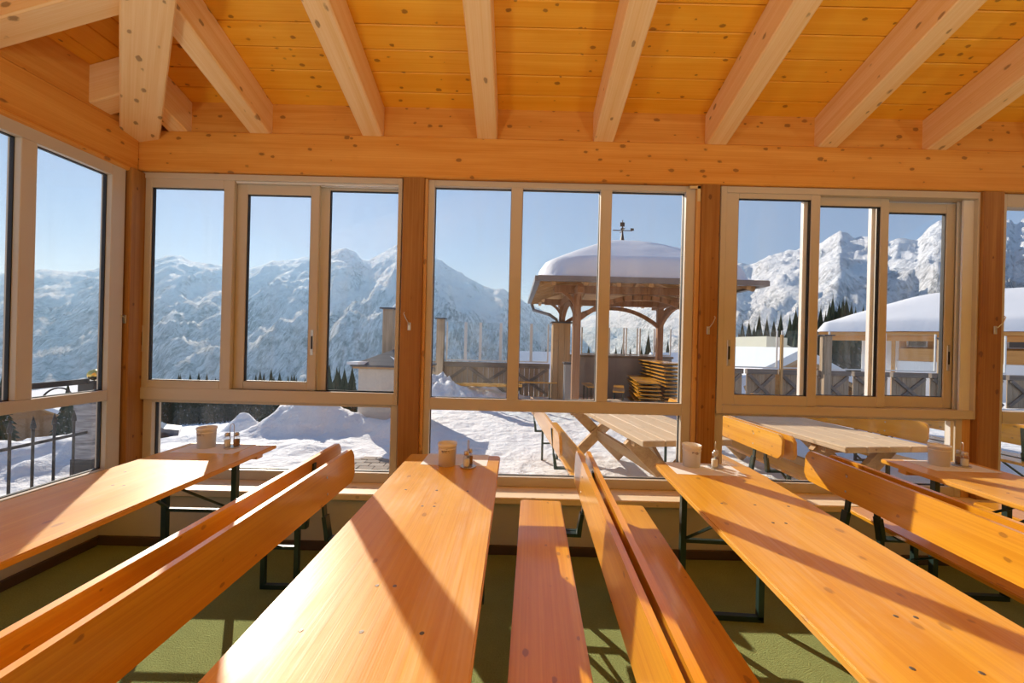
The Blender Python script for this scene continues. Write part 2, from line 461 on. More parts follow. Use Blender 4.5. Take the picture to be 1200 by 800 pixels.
# rafters
def zu(d): return 3.045 + SL * d      # underside height d metres in from the beam face
xs = [-2.58, -1.965, -1.115, -.25, .627, 1.48, 2.313, 3.135, 3.97, 4.83, 5.69]
names = ['short jack rafter of the front slope running into the hip rafter by the corner', 'first long rafter right of the hip rafter, leaning in from the left',
         'ceiling rafter above the second pane of the left front window', 'ceiling rafter ending left of the gazebo window centre',
         'ceiling rafter ending above the weathervane of the gazebo', 'ceiling rafter ending just above the post right of the gazebo',
         'ceiling rafter ending above the sliding window with the snowy house', 'rightmost ceiling rafter in the photo, cut by the frame']
for i, x in enumerate(xs):
    dmax = min(4.4, max(.15, x - XW - .02))
    lab = names[i] if i < len(names) else 'ceiling rafter further right of the frame'
    along('rafter', M['rafter'], (x, 2.97 - dmax, zu(dmax - .02)), (x, 2.985, zu(-.035)), .15, .245, lab, 'rafter', 'spruce rafters under the plank ceiling')
for i, (dd, lab) in enumerate([(.29, 'short jack rafter of the left slope tucked behind the hip rafter'), (.90, 'rafter of the left slope running from the left beam to the hip rafter'), (1.76, 'rafter of the left slope nearest the camera'), (2.62, 'rafter of the left slope overhead')]):
    dmax = max(.15, dd - .02)
    y = YW - dd + .02
    along('rafter', M['rafter'], (XW - .02 + dmax, y, zu(dmax - .02)), (XW - .035, y, zu(-.035)), .15, .245, lab, 'rafter', 'spruce rafters under the plank ceiling')
hd = 4.3
along('hip_rafter', M['rafter'], (XW + hd, YW - hd, 2.955 + SL * hd), (XW - .05, YW + .05, 2.955 - SL * .05), .215, .33, 'broad pale hip rafter rising from the room corner at the left', 'rafter')

# posts
def post(x0, x1, y0, y1, z0, z1, lab):
    m = MB(); m.box(0, x1 - x0, 0, y1 - y0, 0, z1 - z0, .006)
    return m.build('wooden_post', M['post'], loc=(x0, y0, z0), label=lab, cat='post', group='spruce posts between the front windows')
post(-.872, -.712, 2.95, 3.12, .421, 2.744, 'spruce post between the left sliding window and the gazebo window')
post(1.378, 1.515, 2.95, 3.12, .421, 2.744, 'spruce post between the gazebo window and the right sliding window')
post(3.492, 3.655, 2.95, 3.12, .421, 2.744, 'spruce post right of the sliding window facing the snowy house')
post(-2.99, -2.835, 2.872, 3.03, .421, 2.734, 'corner post where the left wall meets the front windows')

# ------------------------------------------------------------------ windows
def rect_frame(m, x0, x1, z0, z1, wl, wr, wb, wt, y0, y1, bev=.003):
    m.box(x0, x0 + wl, y0, y1, z0, z1, bev); m.box(x1 - wr, x1, y0, y1, z0, z1, bev)
    m.box(x0 + wl, x1 - wr, y0, y1, z0, z0 + wb, bev); m.box(x0 + wl, x1 - wr, y0, y1, z1 - wt, z1, bev)

def pane(par, x0, x1, z0, z1, y, mat='glass', name='pane'):
    m = MB(); m.box(x0, x1, y - .003, y + .003, z0, z1)
    return m.build(name, M[mat], par)

def gasket(par, x0, x1, z0, z1, y, w=.009):
    m = MB(); rect_frame(m, x0 - .004, x1 + .004, z0 - .004, z1 + .004, w, w, w, w, y - .012, y + .012, 0)
    return m.build('gasket', M['gasket'], par)

def sash(par, x0, x1, z0, z1, wl, wr, wb, wt, y0, y1, handle=None):
    m = MB(); rect_frame(m, x0, x1, z0, z1, wl, wr, wb, wt, y0, y1)
    s = m.build('sash', M['frame'], par)
    gx0, gx1, gz0, gz1 = x0 + wl, x1 - wr, z0 + wb, z1 - wt
    ym = (y0 + y1) / 2 + .004
    pane(s, gx0, gx1, gz0, gz1, ym)
    gasket(s, gx0, gx1, gz0, gz1, ym)
    if handle is not None:
        h = MB(); h.box(handle - .013, handle + .013, y0 - .004, y0 + .004, 1.38, 1.58, .003)
        hh = h.build('pull_handle', M['steel'], s)
        h = MB(); h.box(handle - .007, handle + .007, y0 - .0055, y0, 1.43, 1.53, .001); h.build('finger_recess', M['gasket'], s)
    return s

def window(name, loc, rz=0.0):
    return empty(name, loc, rz, kind='structure')

# window_1 : left front window, sliding sashes above a fixed light
w1 = window('window_1', (0, 3.0, 0))
m = MB()
rect_frame(m, -2.905, -.885, 1.02, 2.742, .038, .03, .09, .045, -.025, .10)
rect_frame(m, -2.83, -.885, .421, 1.02, .068, .055, .075, .022, -.005, .08)
m.build('frame', M['frame'], w1)
m = MB(); m.box(-2.867, -.915, -.01, .08, 1.055, 1.11, .003); m.box(-2.16, -.915, -.004, .012, 2.684, 2.699); m.box(-1.53, -.915, .03, .045, 2.684, 2.699); m.build('track', M['alu'], w1)
sash(w1, -2.868, -2.165, 1.092, 2.70, .078, .078, .075, .068, -.018, .018, handle=-2.84)
sash(w1, -2.20, -1.535, 1.10, 2.70, .11, .065, .07, .09, .022, .056, handle=-1.566)
sash(w1, -1.545, -.915, 1.06, 2.70, .072, .012, .045, .03, .06, .095)
pane(w1, -2.762, -.94, .496, .998, .04); gasket(w1, -2.762, -.94, .496, .998, .04)

# window_2 : centre window, three fixed lights over a long low light
w2 = window('window_2', (0, 3.0, 0))
m = MB()
rect_frame(m, -.69, 1.345, .421, 2.742, .046, .07, .072, .045, -.01, .07)
m.box(-.644, 1.275, -.012, .072, .992, 1.083, .003)
m.box(-.058, .030, -.012, .072, 1.083, 2.697, .003); m.box(.624, .710, -.012, .072, 1.083, 2.697, .003)
m.build('frame', M['frame'], w2)
for a, b in ((-.644, -.058), (.030, .624), (.710, 1.275)):
    pane(w2, a, b, 1.083, 2.697, .04); gasket(w2, a, b, 1.083, 2.697, .04, .007)
pane(w2, -.644, 1.275, .493, .992, .04); gasket(w2, -.644, 1.275, .493, .992, .04, .007)
m = MB(); m.box(-.712, -.69, -.03, .06, .421, 2.742, .003); m.box(1.345, 1.378, -.03, .06, .421, 2.742, .003); m.build('batten', M['batten'], w2)
m = MB(); m.box(1.29, 1.372, -.034, -.030, 2.715, 2.735); m.box(1.35, 1.372, -.034, -.030, 2.62, 2.735); m.build('corner_bracket', M['steel'], w2)

# window_3 : right sliding window with three sashes
w3 = window('window_3', (0, 3.0, 0))
m = MB()
rect_frame(m, 1.53, 3.53, 1.02, 2.742, .045, .05, .065, .05, -.03, .11)
rect_frame(m, 1.53, 3.43, .421, 1.02, .07, .05, .075, .02, .0, .08)
m.build('frame', M['frame'], w3)
m = MB(); m.box(3.43, 3.492, .0, .08, .421, 1.02, .003); m.build('batten', M['batten'], w3)
m = MB()
for y in (.0, .035, .07): m.box(3.40, 3.48, y, y + .012, 1.085, 2.69)
m.build('track', M['alu'], w3)
sash(w3, 1.575, 2.29, 1.088, 2.72, .095, .068, .075, .065, -.022, .012, handle=1.62)
m = MB(); m.box(2.19, 2.222, .016, .045, 1.10, 2.66); m.build('sash_edge', M['alu'], w3)
sash(w3, 2.235, 2.85, 1.088, 2.70, .06, .062, .08, .07, .018, .052)
m = MB(); m.box(2.75, 2.78, .056, .085, 1.10, 2.65); m.build('sash_edge', M['alu'], w3)
sash(w3, 2.80, 3.41, 1.088, 2.68, .06, .072, .085, .075, .058, .092, handle=3.375)
pane(w3, 1.60, 3.38, .496, 1.0, .04); gasket(w3, 1.60, 3.38, .496, 1.0, .04)
m = MB(); m.box(3.335, 3.36, -.004, .03, .496, 1.0); m.build('guide_rail', M['alu'], w3)

# window_4 : the next window, mostly outside the frame
w4 = window('window_4', (0, 3.0, 0))
m = MB()
rect_frame(m, 3.67, 5.7, .421, 2.742, .05, .06, .072, .10, -.01, .07)
m.box(3.72, 5.64, -.012, .072, .992, 1.083, .003)
m.box(4.35, 4.43, -.012, .072, 1.083, 2.69, .003); m.box(5.0, 5.08, -.012, .072, 1.083, 2.69, .003)
m.build('frame', M['frame'], w4)
for a, b in ((3.72, 4.35), (4.43, 5.0), (5.08, 5.64)):
    pane(w4, a, b, 1.083, 2.642, .04)
pane(w4, 3.72, 5.64, .493, .992, .04)

# window_5 : left wall (local x -> world Y)
w5 = window('window_5', (-2.885, 0, 0), R(90))
m = MB()
rect_frame(m, -1.6, 2.86, .491, 2.72, .06, .095, .07, .09, -.02, .06)
m.box(-1.54, 2.765, -.022, .062, 1.040, 1.112, .003)
for a, b in ((2.255, 2.332), (1.35, 1.43), (.45, .53), (-.5, -.42)):
    m.box(a, b, -.022, .062, 1.112, 2.63, .003)
m.build('frame', M['frame'], w5)
for a, b in ((-1.54, -.5), (-.42, .45), (.53, 1.35), (1.43, 2.255), (2.332, 2.765)):
    pane(w5, a, b, 1.112, 2.63, .03); gasket(w5, a, b, 1.112, 2.63, .03)
pane(w5, -1.54, 2.765, .561, 1.04, .03); gasket(w5, -1.54, 2.765, .561, 1.04, .03)

# window hooks hanging on the posts
def hook(x, y, z, lab, side=1):
    r = empty('window_hook', (x, y, z), 0, lab, 'hook', 'steel window hooks on the posts')
    m = MB(); m.box(-.012, .012, -.006, 0, -.03, .03, .002); m.build('plate', M['steel'], r)
    m = MB(); m.tube([(0, -.006, .012), (0, -.02, .02), (-.018 * side, -.035, .055), (-.035 * side, -.035, .095), (-.03 * side, -.03, .105)], .0035, 6); m.build('arm', M['steel'], r)
hook(-.80, 2.95, 1.62, 'steel window hook on the post left of the gazebo window')
hook(1.445, 2.95, 1.645, 'steel window hook on the post right of the gazebo window', -1)
hook(3.60, 2.95, 1.70, 'steel window hook on the rightmost post', -1)
hook(-2.86, 2.872, 1.62, 'steel window hook on the corner post')

# ------------------------------------------------------------------ beer-garden tables and benches
TH = .77
def rounded_board(m, x0, x1, y0, y1, z0, z1, r=.03, bev=.005):
    """board with rounded corners in plan"""
    pts = []
    for cx, cy, a0 in ((x1 - r, y1 - r, 0), (x0 + r, y1 - r, 90), (x0 + r, y0 + r, 180), (x1 - r, y0 + r, 270)):
        for k in range(5):
            a = R(a0 + k * 22.5); pts.append((cx + r * math.cos(a), cy + r * math.sin(a)))
    n0 = set(m.bm.faces)
    m.prism(pts, lambda p: (p[0], p[1], z0), lambda p: (p[0], p[1], z1))
    fs = [f for f in m.bm.faces if f not in n0 and len(f.verts) > 8]
    es = list({e for f in fs for e in f.edges})
    bmesh.ops.bevel(m.bm, geom=es, offset=bev, segments=2, affect='EDGES')

def make_table(label):
    t = empty('beer_table', (0, 0, 0), 0, label, 'table', 'varnished beer tables in the veranda')
    m = MB(); rounded_board(m, -.295, .295, -1.1, 1.1, TH - .027, TH, .022); m.build('tabletop', M['table'], t)
    for s in (-1, 1):
        m = MB(); m.box(-.25, .25, s * .98 - .03, s * .98 + .03, TH - .065, TH - .0275, .003); m.build('batten', M['varn'], t)
    for s in (-1, 1):
        yl = s * .80
        m = MB()
        for x in (-.215, .215): m.bar((x, yl, 0.012), (x, yl, TH - .04), .03, .03, (0, 1, 0))
        m.bar((-.23, yl, .015), (.23, yl, .015), .03, .03); m.bar((-.215, yl, .43), (.215, yl, .43), .02, .02)
        m.bar((-.23, yl, TH - .04), (.23, yl, TH - .04), .03, .024)
        lg = m.build('leg_frame', M['green_steel'], t)
        m = MB()
        for x in (-.10, .10): m.bar((x * 2, yl, .44), (x, yl - s * .36, TH - .04), .018, .012)
        m.bar((-.12, yl - s * .36, TH - .036), (.12, yl - s * .36, TH - .036), .03, .012)
        m.build('brace', M['green_steel'], lg)
    for s in (-1, 1):
        for x, y in ((-.155, .48), (0, .48), (.155, .48), (-.027, .29), (.027, .29)):
            m = MB(); m.lathe([(.0001, .0008), (.0058, .0008), (.0064, 0), (.0064, -.002)], 10)
            m.box(-.0055, .0055, -.0008, .0008, .0008, .0012)
            m.build('screw', M['screw'], t, loc=(x, s * y, TH))
    return t

def make_bench(label, mat='varn'):
    b = empty('beer_bench', (0, 0, 0), 0, label, 'bench', 'varnished benches with backrests in the veranda')
    m = MB(); rounded_board(m, -.132, .132, -1.1, 1.1, .453, .48, .02); m.build('seat', M[mat], b)
    # backrest board, slightly leaning (local +x is behind the sitter)
    m = MB()
    pts = []
    r = .045
    for cx, cz, a0 in ((1.1 - r, .10 - r, 0), (-1.1 + r, .10 - r, 90), (-1.1 + r, -.10 + r, 180), (1.1 - r, -.10 + r, 270)):
        for k in range(6):
            a = R(a0 + k * 18); pts.append((cx + r * math.cos(a), cz + r * math.sin(a)))
    m.prism(pts, lambda p: (-.0125, p[0], p[1]), lambda p: (.0125, p[0], p[1]))
    fs = [f for f in m.bm.faces if len(f.verts) > 8]
    bmesh.ops.bevel(m.bm, geom=list({e for f in fs for e in f.edges}), offset=.007, segments=3, affect='EDGES')
    bk = m.build('backrest', M[mat], b, loc=(.232, 0, .73), rot=(0, R(3.0), 0))
    for s in (-1, 1):
        y = s * .74
        m = MB()
        m.bar((.05, y, .438), (.215, y, .438), .035, .02); m.bar((.215, y, .428), (.252, y, .80), .032, .012, (1, 0, 0)); m.bar((.06, y + .03, .446), (.20, y + .03, .446), .02, .008)
        m.bar((.205, y, .44), (.225, y, .56), .044, .022, (1, 0, 0))
        br = m.build('back_bracket', M['green_steel'], b)
        for dz in (-.055, .035):
            m = MB(); m.box(-.0145, -.0125, y - .006, y + .006, dz - .006, dz + .006, .001); m.build('bolt', M['steel'], bk)
    for s in (-1, 1):
        yl = s * .86
        m = MB()
        for x in (-.10, .10): m.bar((x, yl, .012), (x, yl, .44), .026, .026, (0, 1, 0))
        m.bar((-.112, yl, .013), (.112, yl, .013), .026, .026); m.bar((-.10, yl, .25), (.10, yl, .25), .018, .018); m.bar((-.11, yl, .44), (.11, yl, .44), .026, .02)
        lg = m.build('leg_frame', M['green_steel'], b)
        m = MB(); m.bar((0, yl, .25), (0, yl - s * .30, .445), .02, .010); m.bar((-.05, yl - s * .30, .447), (.05, yl - s * .30, .447), .026, .010)
        m.build('brace', M['green_steel'], lg)
    return b

def put(o, far, yaw, half=1.1, flip=False):
    """place so that the end nearest the window wall is centred on far; yaw>0 turns the far end to the right"""
    d = Vector((math.sin(yaw), math.cos(yaw), 0))
    c = Vector((far[0], far[1], 0)) - d * half
    o.location = c; o.rotation_euler = (0, 0, -yaw + (math.pi if flip else 0))
    return o

t0 = make_table('varnished beer table in the middle foreground with a diagonal shadow band')
put(t0, (-.376, 2.585), R(0))
t1 = copy_tree(t0, label='scuffed beer table along the left wall windows'); put(t1, (-1.935, 2.74), R(0))
t2 = copy_tree(t0, label='sunlit beer table right of the back-to-back benches, slanting to the right'); put(t2, (1.20, 2.50), R(3.1))
t3 = copy_tree(t0, label='beer table at the right edge of the photo'); put(t3, (2.86, 2.735), R(2.2))

b0 = make_bench('bench whose broad backrest stands just left of the middle table')
put(b0, (-1.01 + .232, 2.48), R(0), flip=True)
b1 = copy_tree(b0, label='bench facing the left wall table, back to back with its neighbour'); put(b1, (-1.155 - .232, 2.61), R(0))
b2 = copy_tree(b0, label='bench facing the middle table, its seat in shade with small sunlit spots'); put(b2, (.192, 2.60), R(2.4))
b3 = copy_tree(b0, label='bench facing the right table, back to back with the shaded bench'); put(b3, (.725, 2.56), R(2.9), flip=True)
b4 = copy_tree(b0, label='bench facing the right sunlit table with a shadow edge on its backrest'); put(b4, (2.03 - .232, 2.72), R(2.6))
b5 = copy_tree(b0, label='bench behind the shadow-edged backrest, facing the rightmost table'); put(b5, (2.13 + .222, 2.62), R(1.6), flip=True)
b6 = copy_tree(b0, label='bench beyond the rightmost table, only a seat edge in view'); put(b6, (3.36, 2.75), R(2.2))

# table-top things
def squiggle(m, cx, cz, w, r, rows=1, dz=.012):
    """small printed script bent round a cylinder of radius r, facing -y"""
    for k in range(rows):
        z0 = cz - k * dz
        nseg = int(w / .004)
        for i in range(nseg):
            if random.random() < .22: continue
            a = (cx + (i - nseg / 2) * .004) / r
            h = random.uniform(.002, .0045)
            p = Vector((math.sin(a) * (r + .0006), -math.cos(a) * (r + .0006), z0 + random.uniform(-.0015, .0015)))
            tx = Vector((math.cos(a), math.sin(a), 0))
            m.obox(p, tx * .0016, Vector((math.sin(a), -math.cos(a), 0)) * .0004, (0, 0, h / 2))

def make_bucket(label, logo=False):
    b = empty('paper_bin', (0, 0, 0), 0, label, 'table bin', 'cream table bins on the beer tables')
    m = MB(); m.lathe([(.050, 0), (.054, .12), (.0575, .1205), (.0585, .128), (.0575, .134), (.054, .134), (.0525, .128), (.049, .02), (.0001, .018)], 40)
    m.build('body', M['bucket'], b, smooth=False)
    for p in bpy.data.objects[b.children[0].name].data.polygons: p.use_smooth = True
    m = MB()
    if logo:
        squiggle(m, .0, .098, .036, .0533, 2, .005); squiggle(m, .012, .088, .03, .053, 1)
    else:
        squiggle(m, 0, .105, .05, .0536, 3, .009)
    m.build('print', M['ink'], b)
    m = MB(); m.lathe([(.0548, .100), (.0562, .103), (.0548, .106)], 40); m.build('band', M['bucket'], b)
    return b

def make_cruet(label):
    c = empty('cruet_stand', (0, 0, 0), 0, label, 'cruet', 'salt and pepper stands on the beer tables')
    m = MB(); m.lathe([(.0001, 0), (.045, 0), (.048, .006), (.044, .008), (.0001, .008)], 24, (0, 0, 0)); m.build('tray', M['steel'], c)
    m = MB(); m.tube([(-.011, 0, .008), (-.011, 0, .145), (-.008, 0, .155), (0, 0, .159), (.008, 0, .155), (.011, 0, .145), (.011, 0, .008)], .0022, 6); m.build('handle', M['steel'], c, smooth=True)
    for x, mt in ((-.026, 'salt'), (.026, 'pepper')):
        m = MB(); m.lathe([(.0001, .009), (.018, .009), (.0195, .02), (.0195, .062), (.014, .075), (.014, .082)], 18, (x, .0, 0))
        j = m.build('jar', M['jar'], c, smooth=True)
        m = MB(); m.lathe([(.0001, .010), (.0165, .010), (.0178, .02), (.0178, .055), (.0001, .056)], 16, (x, 0, 0)); m.build('filling', M[mt], j, smooth=True)
        m = MB(); m.lathe([(.015, .078), (.0155, .095), (.012, .101), (.0001, .103)], 16, (x, 0, 0)); m.build('lid', M['steel'], j, smooth=True)
    return c

def make_mat(label):
    m = MB(); m.box(-.20, .20, -.115, .115, 0, .0012)
    return m.build('paper_placemat', M['paper'], label=label, cat='placemat', group='paper placemats on the beer tables')

ZT = TH + .0002
bk0 = make_bucket('cream table bin with printed lines on the middle table'); bk0.location = (-.395, 2.37, ZT + .0014)
bk1 = copy_tree(bk0, label='cream table bin on the table by the left wall'); bk1.location = (-2.045, 2.62, ZT + .0014)
bk2 = make_bucket('sunlit cream table bin with a dark oval logo on the right table', True); bk2.location = (1.125, 2.47, ZT + .0014)
bk3 = copy_tree(bk0, label='cream table bin on the rightmost table'); bk3.location = (2.845, 2.62, ZT + .0014); bk3.rotation_euler = (0, 0, R(120))
cr0 = make_cruet('salt and pepper stand on the middle table'); cr0.location = (-.265, 2.34, ZT + .0014); cr0.rotation_euler = (0, 0, R(75))
cr1 = copy_tree(cr0, label='salt and pepper stand on the table by the left wall'); cr1.location = (-1.875, 2.62, ZT + .0014); cr1.rotation_euler = (0, 0, R(20))
cr2 = copy_tree(cr0, label='salt and pepper stand beside the logo bin on the right table'); cr2.location = (1.265, 2.45, ZT + .0014); cr2.rotation_euler = (0, 0, R(55))
cr3 = copy_tree(cr0, label='salt and pepper stand on the rightmost table'); cr3.location = (2.975, 2.60, ZT + .0014); cr3.rotation_euler = (0, 0, R(70))
for (x, y, a, lab) in ((-.355, 2.48, 0, 'paper placemat on the middle table, half in shade'), (-1.975, 2.60, 0, 'paper placemat on the table by the left wall'),
                    (1.175, 2.41, 3.1, 'bright paper placemat on the right table'), (2.90, 2.60, 2.2, 'paper placemat on the rightmost table')):
    o = make_mat(lab); o.location = (x, y, ZT); o.rotation_euler = (0, 0, R(-a))

# ------------------------------------------------------------------ snow ground outside
def sstep(a, b, x):
    t = min(1, max(0, (x - a) / (b - a))); return t * t * (3 - 2 * t)
def fbm(x, y, s, o=4):
    v = 0; a = 1; tot = 0
    for k in range(o):
        v += a * noise.noise(Vector((x * s, y * s, 3.7 + k))); tot += a; s *= 2.1; a *= .5
    return v / tot
PILES = [(-3.55, 6.7, .50, .45, .42), (-3.1, 6.75, .45, .4, .28), (-4.0, 6.6, .4, .35, .20), (-2.55, 6.6, .35, .3, .16), (-5.05, 7.3, .30, .30, .34), (-4.7, 6.3, .6, .3, .10), (-3.0, 5.6, .7, .35, .06), (-1.9, 6.4, .5, .3, .22), (-5.6, 6.2, .5, .3, .08),
         (-1.4, 9.8, .9, .7, .35), (-.4, 10.4, .8, .5, .22), (-2.1, 10.2, .6, .6, .40), (-.1, 4.05, .30, .22, .10), (-.5, 3.7, .3, .2, .06), (-5.7, 4.7, .8, .8, .30), (-6.8, 3.2, 1., .8, .35), (-5.8, 2.0, .8, .7, .2)]
def ground(X, Y):
    r = math.hypot(X, Y)
    dl = max(0.0, r - 6.6); dr = max(0.0, Y - 12.2)
    w = sstep(-3.3, -2.3, X)
    d = dl * (1 - w) + dr * w
    if d > 0: d = d * d / (d + 1.2)
    z = -.20 * d if d < 30 else -6.0 - .135 * (d - 30)
    if r > 85: z -= .0  # flattens below
    near = 1 - sstep(16, 40, r)
    z += near * (.05 * fbm(X, Y, .9) + .035 * fbm(X, Y, 3.2, 3) + .055 * max(0, fbm(X, Y, 6.5, 2)) * (.6 + sstep(-.2, .5, fbm(X + 40, Y, .6, 2)))) + (1 - near) * .6 * fbm(X, Y, .07)
    for (px, py, sx, sy, h) in PILES:
        q = ((X - px) / sx) ** 2 + ((Y - py) / sy) ** 2
        if q < 6: z += h * (lambda e: e * (1.45 - .45 * e))(math.exp(-q - .35 * q * q)) * (1 + .50 * fbm(X + 9, Y, 2.6) + .42 * fbm(X, Y + 5, 6.0, 3))
    bare = sstep(-2.05, -1.75, X + .25 * fbm(X, Y, 3)) * (1 - sstep(-1.05, -.85, X)) * sstep(3.2, 3.5, Y) * (1 - sstep(4.75, 5.05, Y + .3 * fbm(X, Y, 2)))
    return z - .03 - .16 * bare
def grid_patch(name, x0, x1, y0, y1, st, skip=None, zf=ground, mat='snow', **kw):
    nx = int(round((x1 - x0) / st)); ny = int(round((y1 - y0) / st))
    bm = bmesh.new(); V = {}
    def vtx(i, j):
        if (i, j) not in V:
            x, y = x0 + i * st, y0 + j * st
            V[(i, j)] = bm.verts.new((x, y, zf(x, y)))
        return V[(i, j)]
    for i in range(nx):
        for j in range(ny):
            cx, cy = x0 + (i + .5) * st, y0 + (j + .5) * st
            if skip and skip(cx, cy): continue
            bm.faces.new((vtx(i, j), vtx(i + 1, j), vtx(i + 1, j + 1), vtx(i, j + 1)))
    me = bpy.data.meshes.new(name); bm.to_mesh(me); bm.free(); me.materials.append(M[mat])
    for p in me.polygons: p.use_smooth = True
    o = bpy.data.objects.new(name, me); COL.objects.link(o)
    return tag(o, **kw)
in_room = lambda x, y: -3.12 < x < 9.0 and -6.2 < y < 3.12
in_near = lambda x, y: -9.12 < x < 8.88 and .0 < y < 14.0
in_mid = lambda x, y: -40 < x < 40 and -16 < y < 44
grid_patch('snow_ground', -9.12, 8.88, 0, 14.0, .06, in_room, kind='structure', label='trodden snow outside the veranda')
grid_patch('snow_ground', -40.12, 40.88, -16.0, 44.0, 1.0, lambda x, y: in_room(x, y) or in_near(x, y), kind='structure')
grid_patch('snow_ground', -240, 240, -120, 240, 8.0, in_mid, zf=lambda x, y: ground(x, y) - (.3 if math.hypot(x, y) < 60 else 0), kind='structure')

# bare paving by the window
m = MB()
for i in range(8):
    for j in range(15):
        x = -2.3 + i * .185 + (j % 2) * .09; y = 3.25 + j * .125
        m.box(x, x + .178, y, y + .118, -.14, -.015 + random.uniform(-.004, .004), .004)
m.build('paving', M['paving'], kind='structure', label='bare brown paving stones showing through the snow', cat='paving')

# ------------------------------------------------------------------ mountains
RIDGE = [(-900, 318), (-500, 322), (-250, 326), (-80, 322), (0, 321), (42, 315), (60, 316), (85, 319), (100, 317), (125, 312), (160, 309), (180, 305), (195, 299), (207, 299), (225, 306), (258, 311), (287, 316), (300, 313), (320, 306), (335, 305),
         (357, 301), (370, 304), (380, 300), (395, 292), (405, 291), (413, 293), (424, 304), (432, 305), (443, 299), (463, 288), (474, 284), (490, 291), (508, 300), (530, 314), (560, 332), (578, 339), (588, 337), (600, 346), (640, 366), (668, 382), (690, 372), (720, 362), (760, 356), (800, 349), (830, 338), (850, 322),
         (863, 308), (880, 310), (900, 301), (920, 294), (940, 291), (958, 287), (975, 276), (985, 270), (1000, 278), (1020, 277), (1035, 285), (1043, 283), (1052, 279), (1060, 279), (1075, 282), (1088, 267), (1100, 259), (1113, 257), (1130, 262), (1150, 266), (1170, 258),
         (1185, 258), (1190, 264), (1200, 256), (1260, 246), (1400, 240), (1700, 262), (2100, 300)]
RR_ = R(1.4); cR, sR = math.cos(RR_), math.sin(RR_)
def uvp(x, y):
    dx, dy = x - 604, y - 401
    return dx * cR + dy * sR, -dx * sR + dy * cR
RT = [uvp(*p) for p in RIDGE]; RT = [(u / 460, -v / 460) for u, v in RT]
def ridge(tu):
    for (a, za), (b, zb) in zip(RT, RT[1:]):
        if a <= tu <= b: return za + (zb - za) * (tu - a) / (b - a)
    return RT[0][1] if tu < RT[0][0] else RT[-1][1]
def rfbm(p, o=6):
    v = 0; a = 1; tot = 0
    for k in range(o):
        v += a * (1 - 2 * abs(noise.noise(p))); tot += a; p = p * 2.07 + Vector((3.1, 1.7, 5.3)); a *= .52
    return v / tot
def mountains():
    bm = bmesh.new()
    NU, NT_ = 800, 110
    u0, u1 = -2.9, 3.1
    rows = []
    for i in range(NU + 1):
        tu = u0 + (u1 - u0) * i / NU
        # ridge distance: valley head far away, right wall nearer
        D = 1900 - 500 * sstep(.45, 1.1, tu) + 1500 * math.exp(-((tu - .19) / .14) ** 2)
        foot = D * .26
        top = CAMH + ridge(tu) * D
        base = -300.0
        col = []
        for j in range(NT_ + 1):
            t = j / NT_
            if t < .12: Y = 130 + (foot - 130) * (t / .12); q = 0.0
            elif t < .85: q = (t - .12) / .73; Y = foot + (D - foot) * q
            else: q = 1 - (t - .85) / .15 * .5; Y = D + (t - .85) / .15 * D * .35
            X = tu * Y
            h = base + (top - base) * (q ** 1.12)
            if t < .12: h = -26 + (base + 26) * (t / .12)
            p = Vector((X * .0028, Y * .0028, 1.3))
            amp = .11 * (top - base) * (q * (1 - q) * 3.2) if t < .85 else .05 * (top - base)
            spur = rfbm(Vector((X * .0075 + .35 * math.sin(Y * .004), Y * .0016, 7.7)), 4)
            h += (top - base) * .10 * (q * (1.05 - q) * 3.4) * (spur - .1) if 0 < t < .87 else 0
            h += amp * (rfbm(p) - .15) + (amp * .42 + 6 * q) * rfbm(p * 7.0, 4)
            if t >= .72 and t <= .88: h += (top - base) * .018 * rfbm(p * 12.0, 4)
            # a true skyline: nothing in front may rise above the sight line of the ridge by much
            lim = CAMH + (ridge(tu) + .004 * noise.noise(Vector((tu * 60, 0, 0))) + .004 * abs(noise.noise(Vector((tu * 160, 2, 0))))) * Y
            if h > lim: h = lim - (h - lim) * .05
            col.append(bm.verts.new((X, Y, h)))
        rows.append(col)
    for A, B in zip(rows, rows[1:]):
        for j in range(NT_): bm.faces.new((A[j], B[j], B[j + 1], A[j + 1]))
    me = bpy.data.meshes.new('mountain_range'); bm.to_mesh(me); bm.free(); me.materials.append(M['mountain'])
    for p in me.polygons: p.use_smooth = True
    o = bpy.data.objects.new('mountain_range', me); COL.objects.link(o)
    tag(o, 'snow-covered mountain range across the valley behind everything', 'mountains', kind='structure')
mountains()
t = NT('valley_haze_air')
vs = t.n('ShaderNodeVolumeScatter'); vs.inputs['Color'].default_value = (.36, .64, 1.0, 1); vs.inputs['Density'].default_value = .00026; vs.inputs['Anisotropy'].default_value = .35
t.l(vs.outputs[0], t.out.inputs['Volume'])
m = MB(); m.box(-5200, 650, 170, 5200, -340, 420)
m.build('valley_haze', t.m, kind='stuff', label='thin bluish haze filling the valley in front of the mountains', cat='haze')

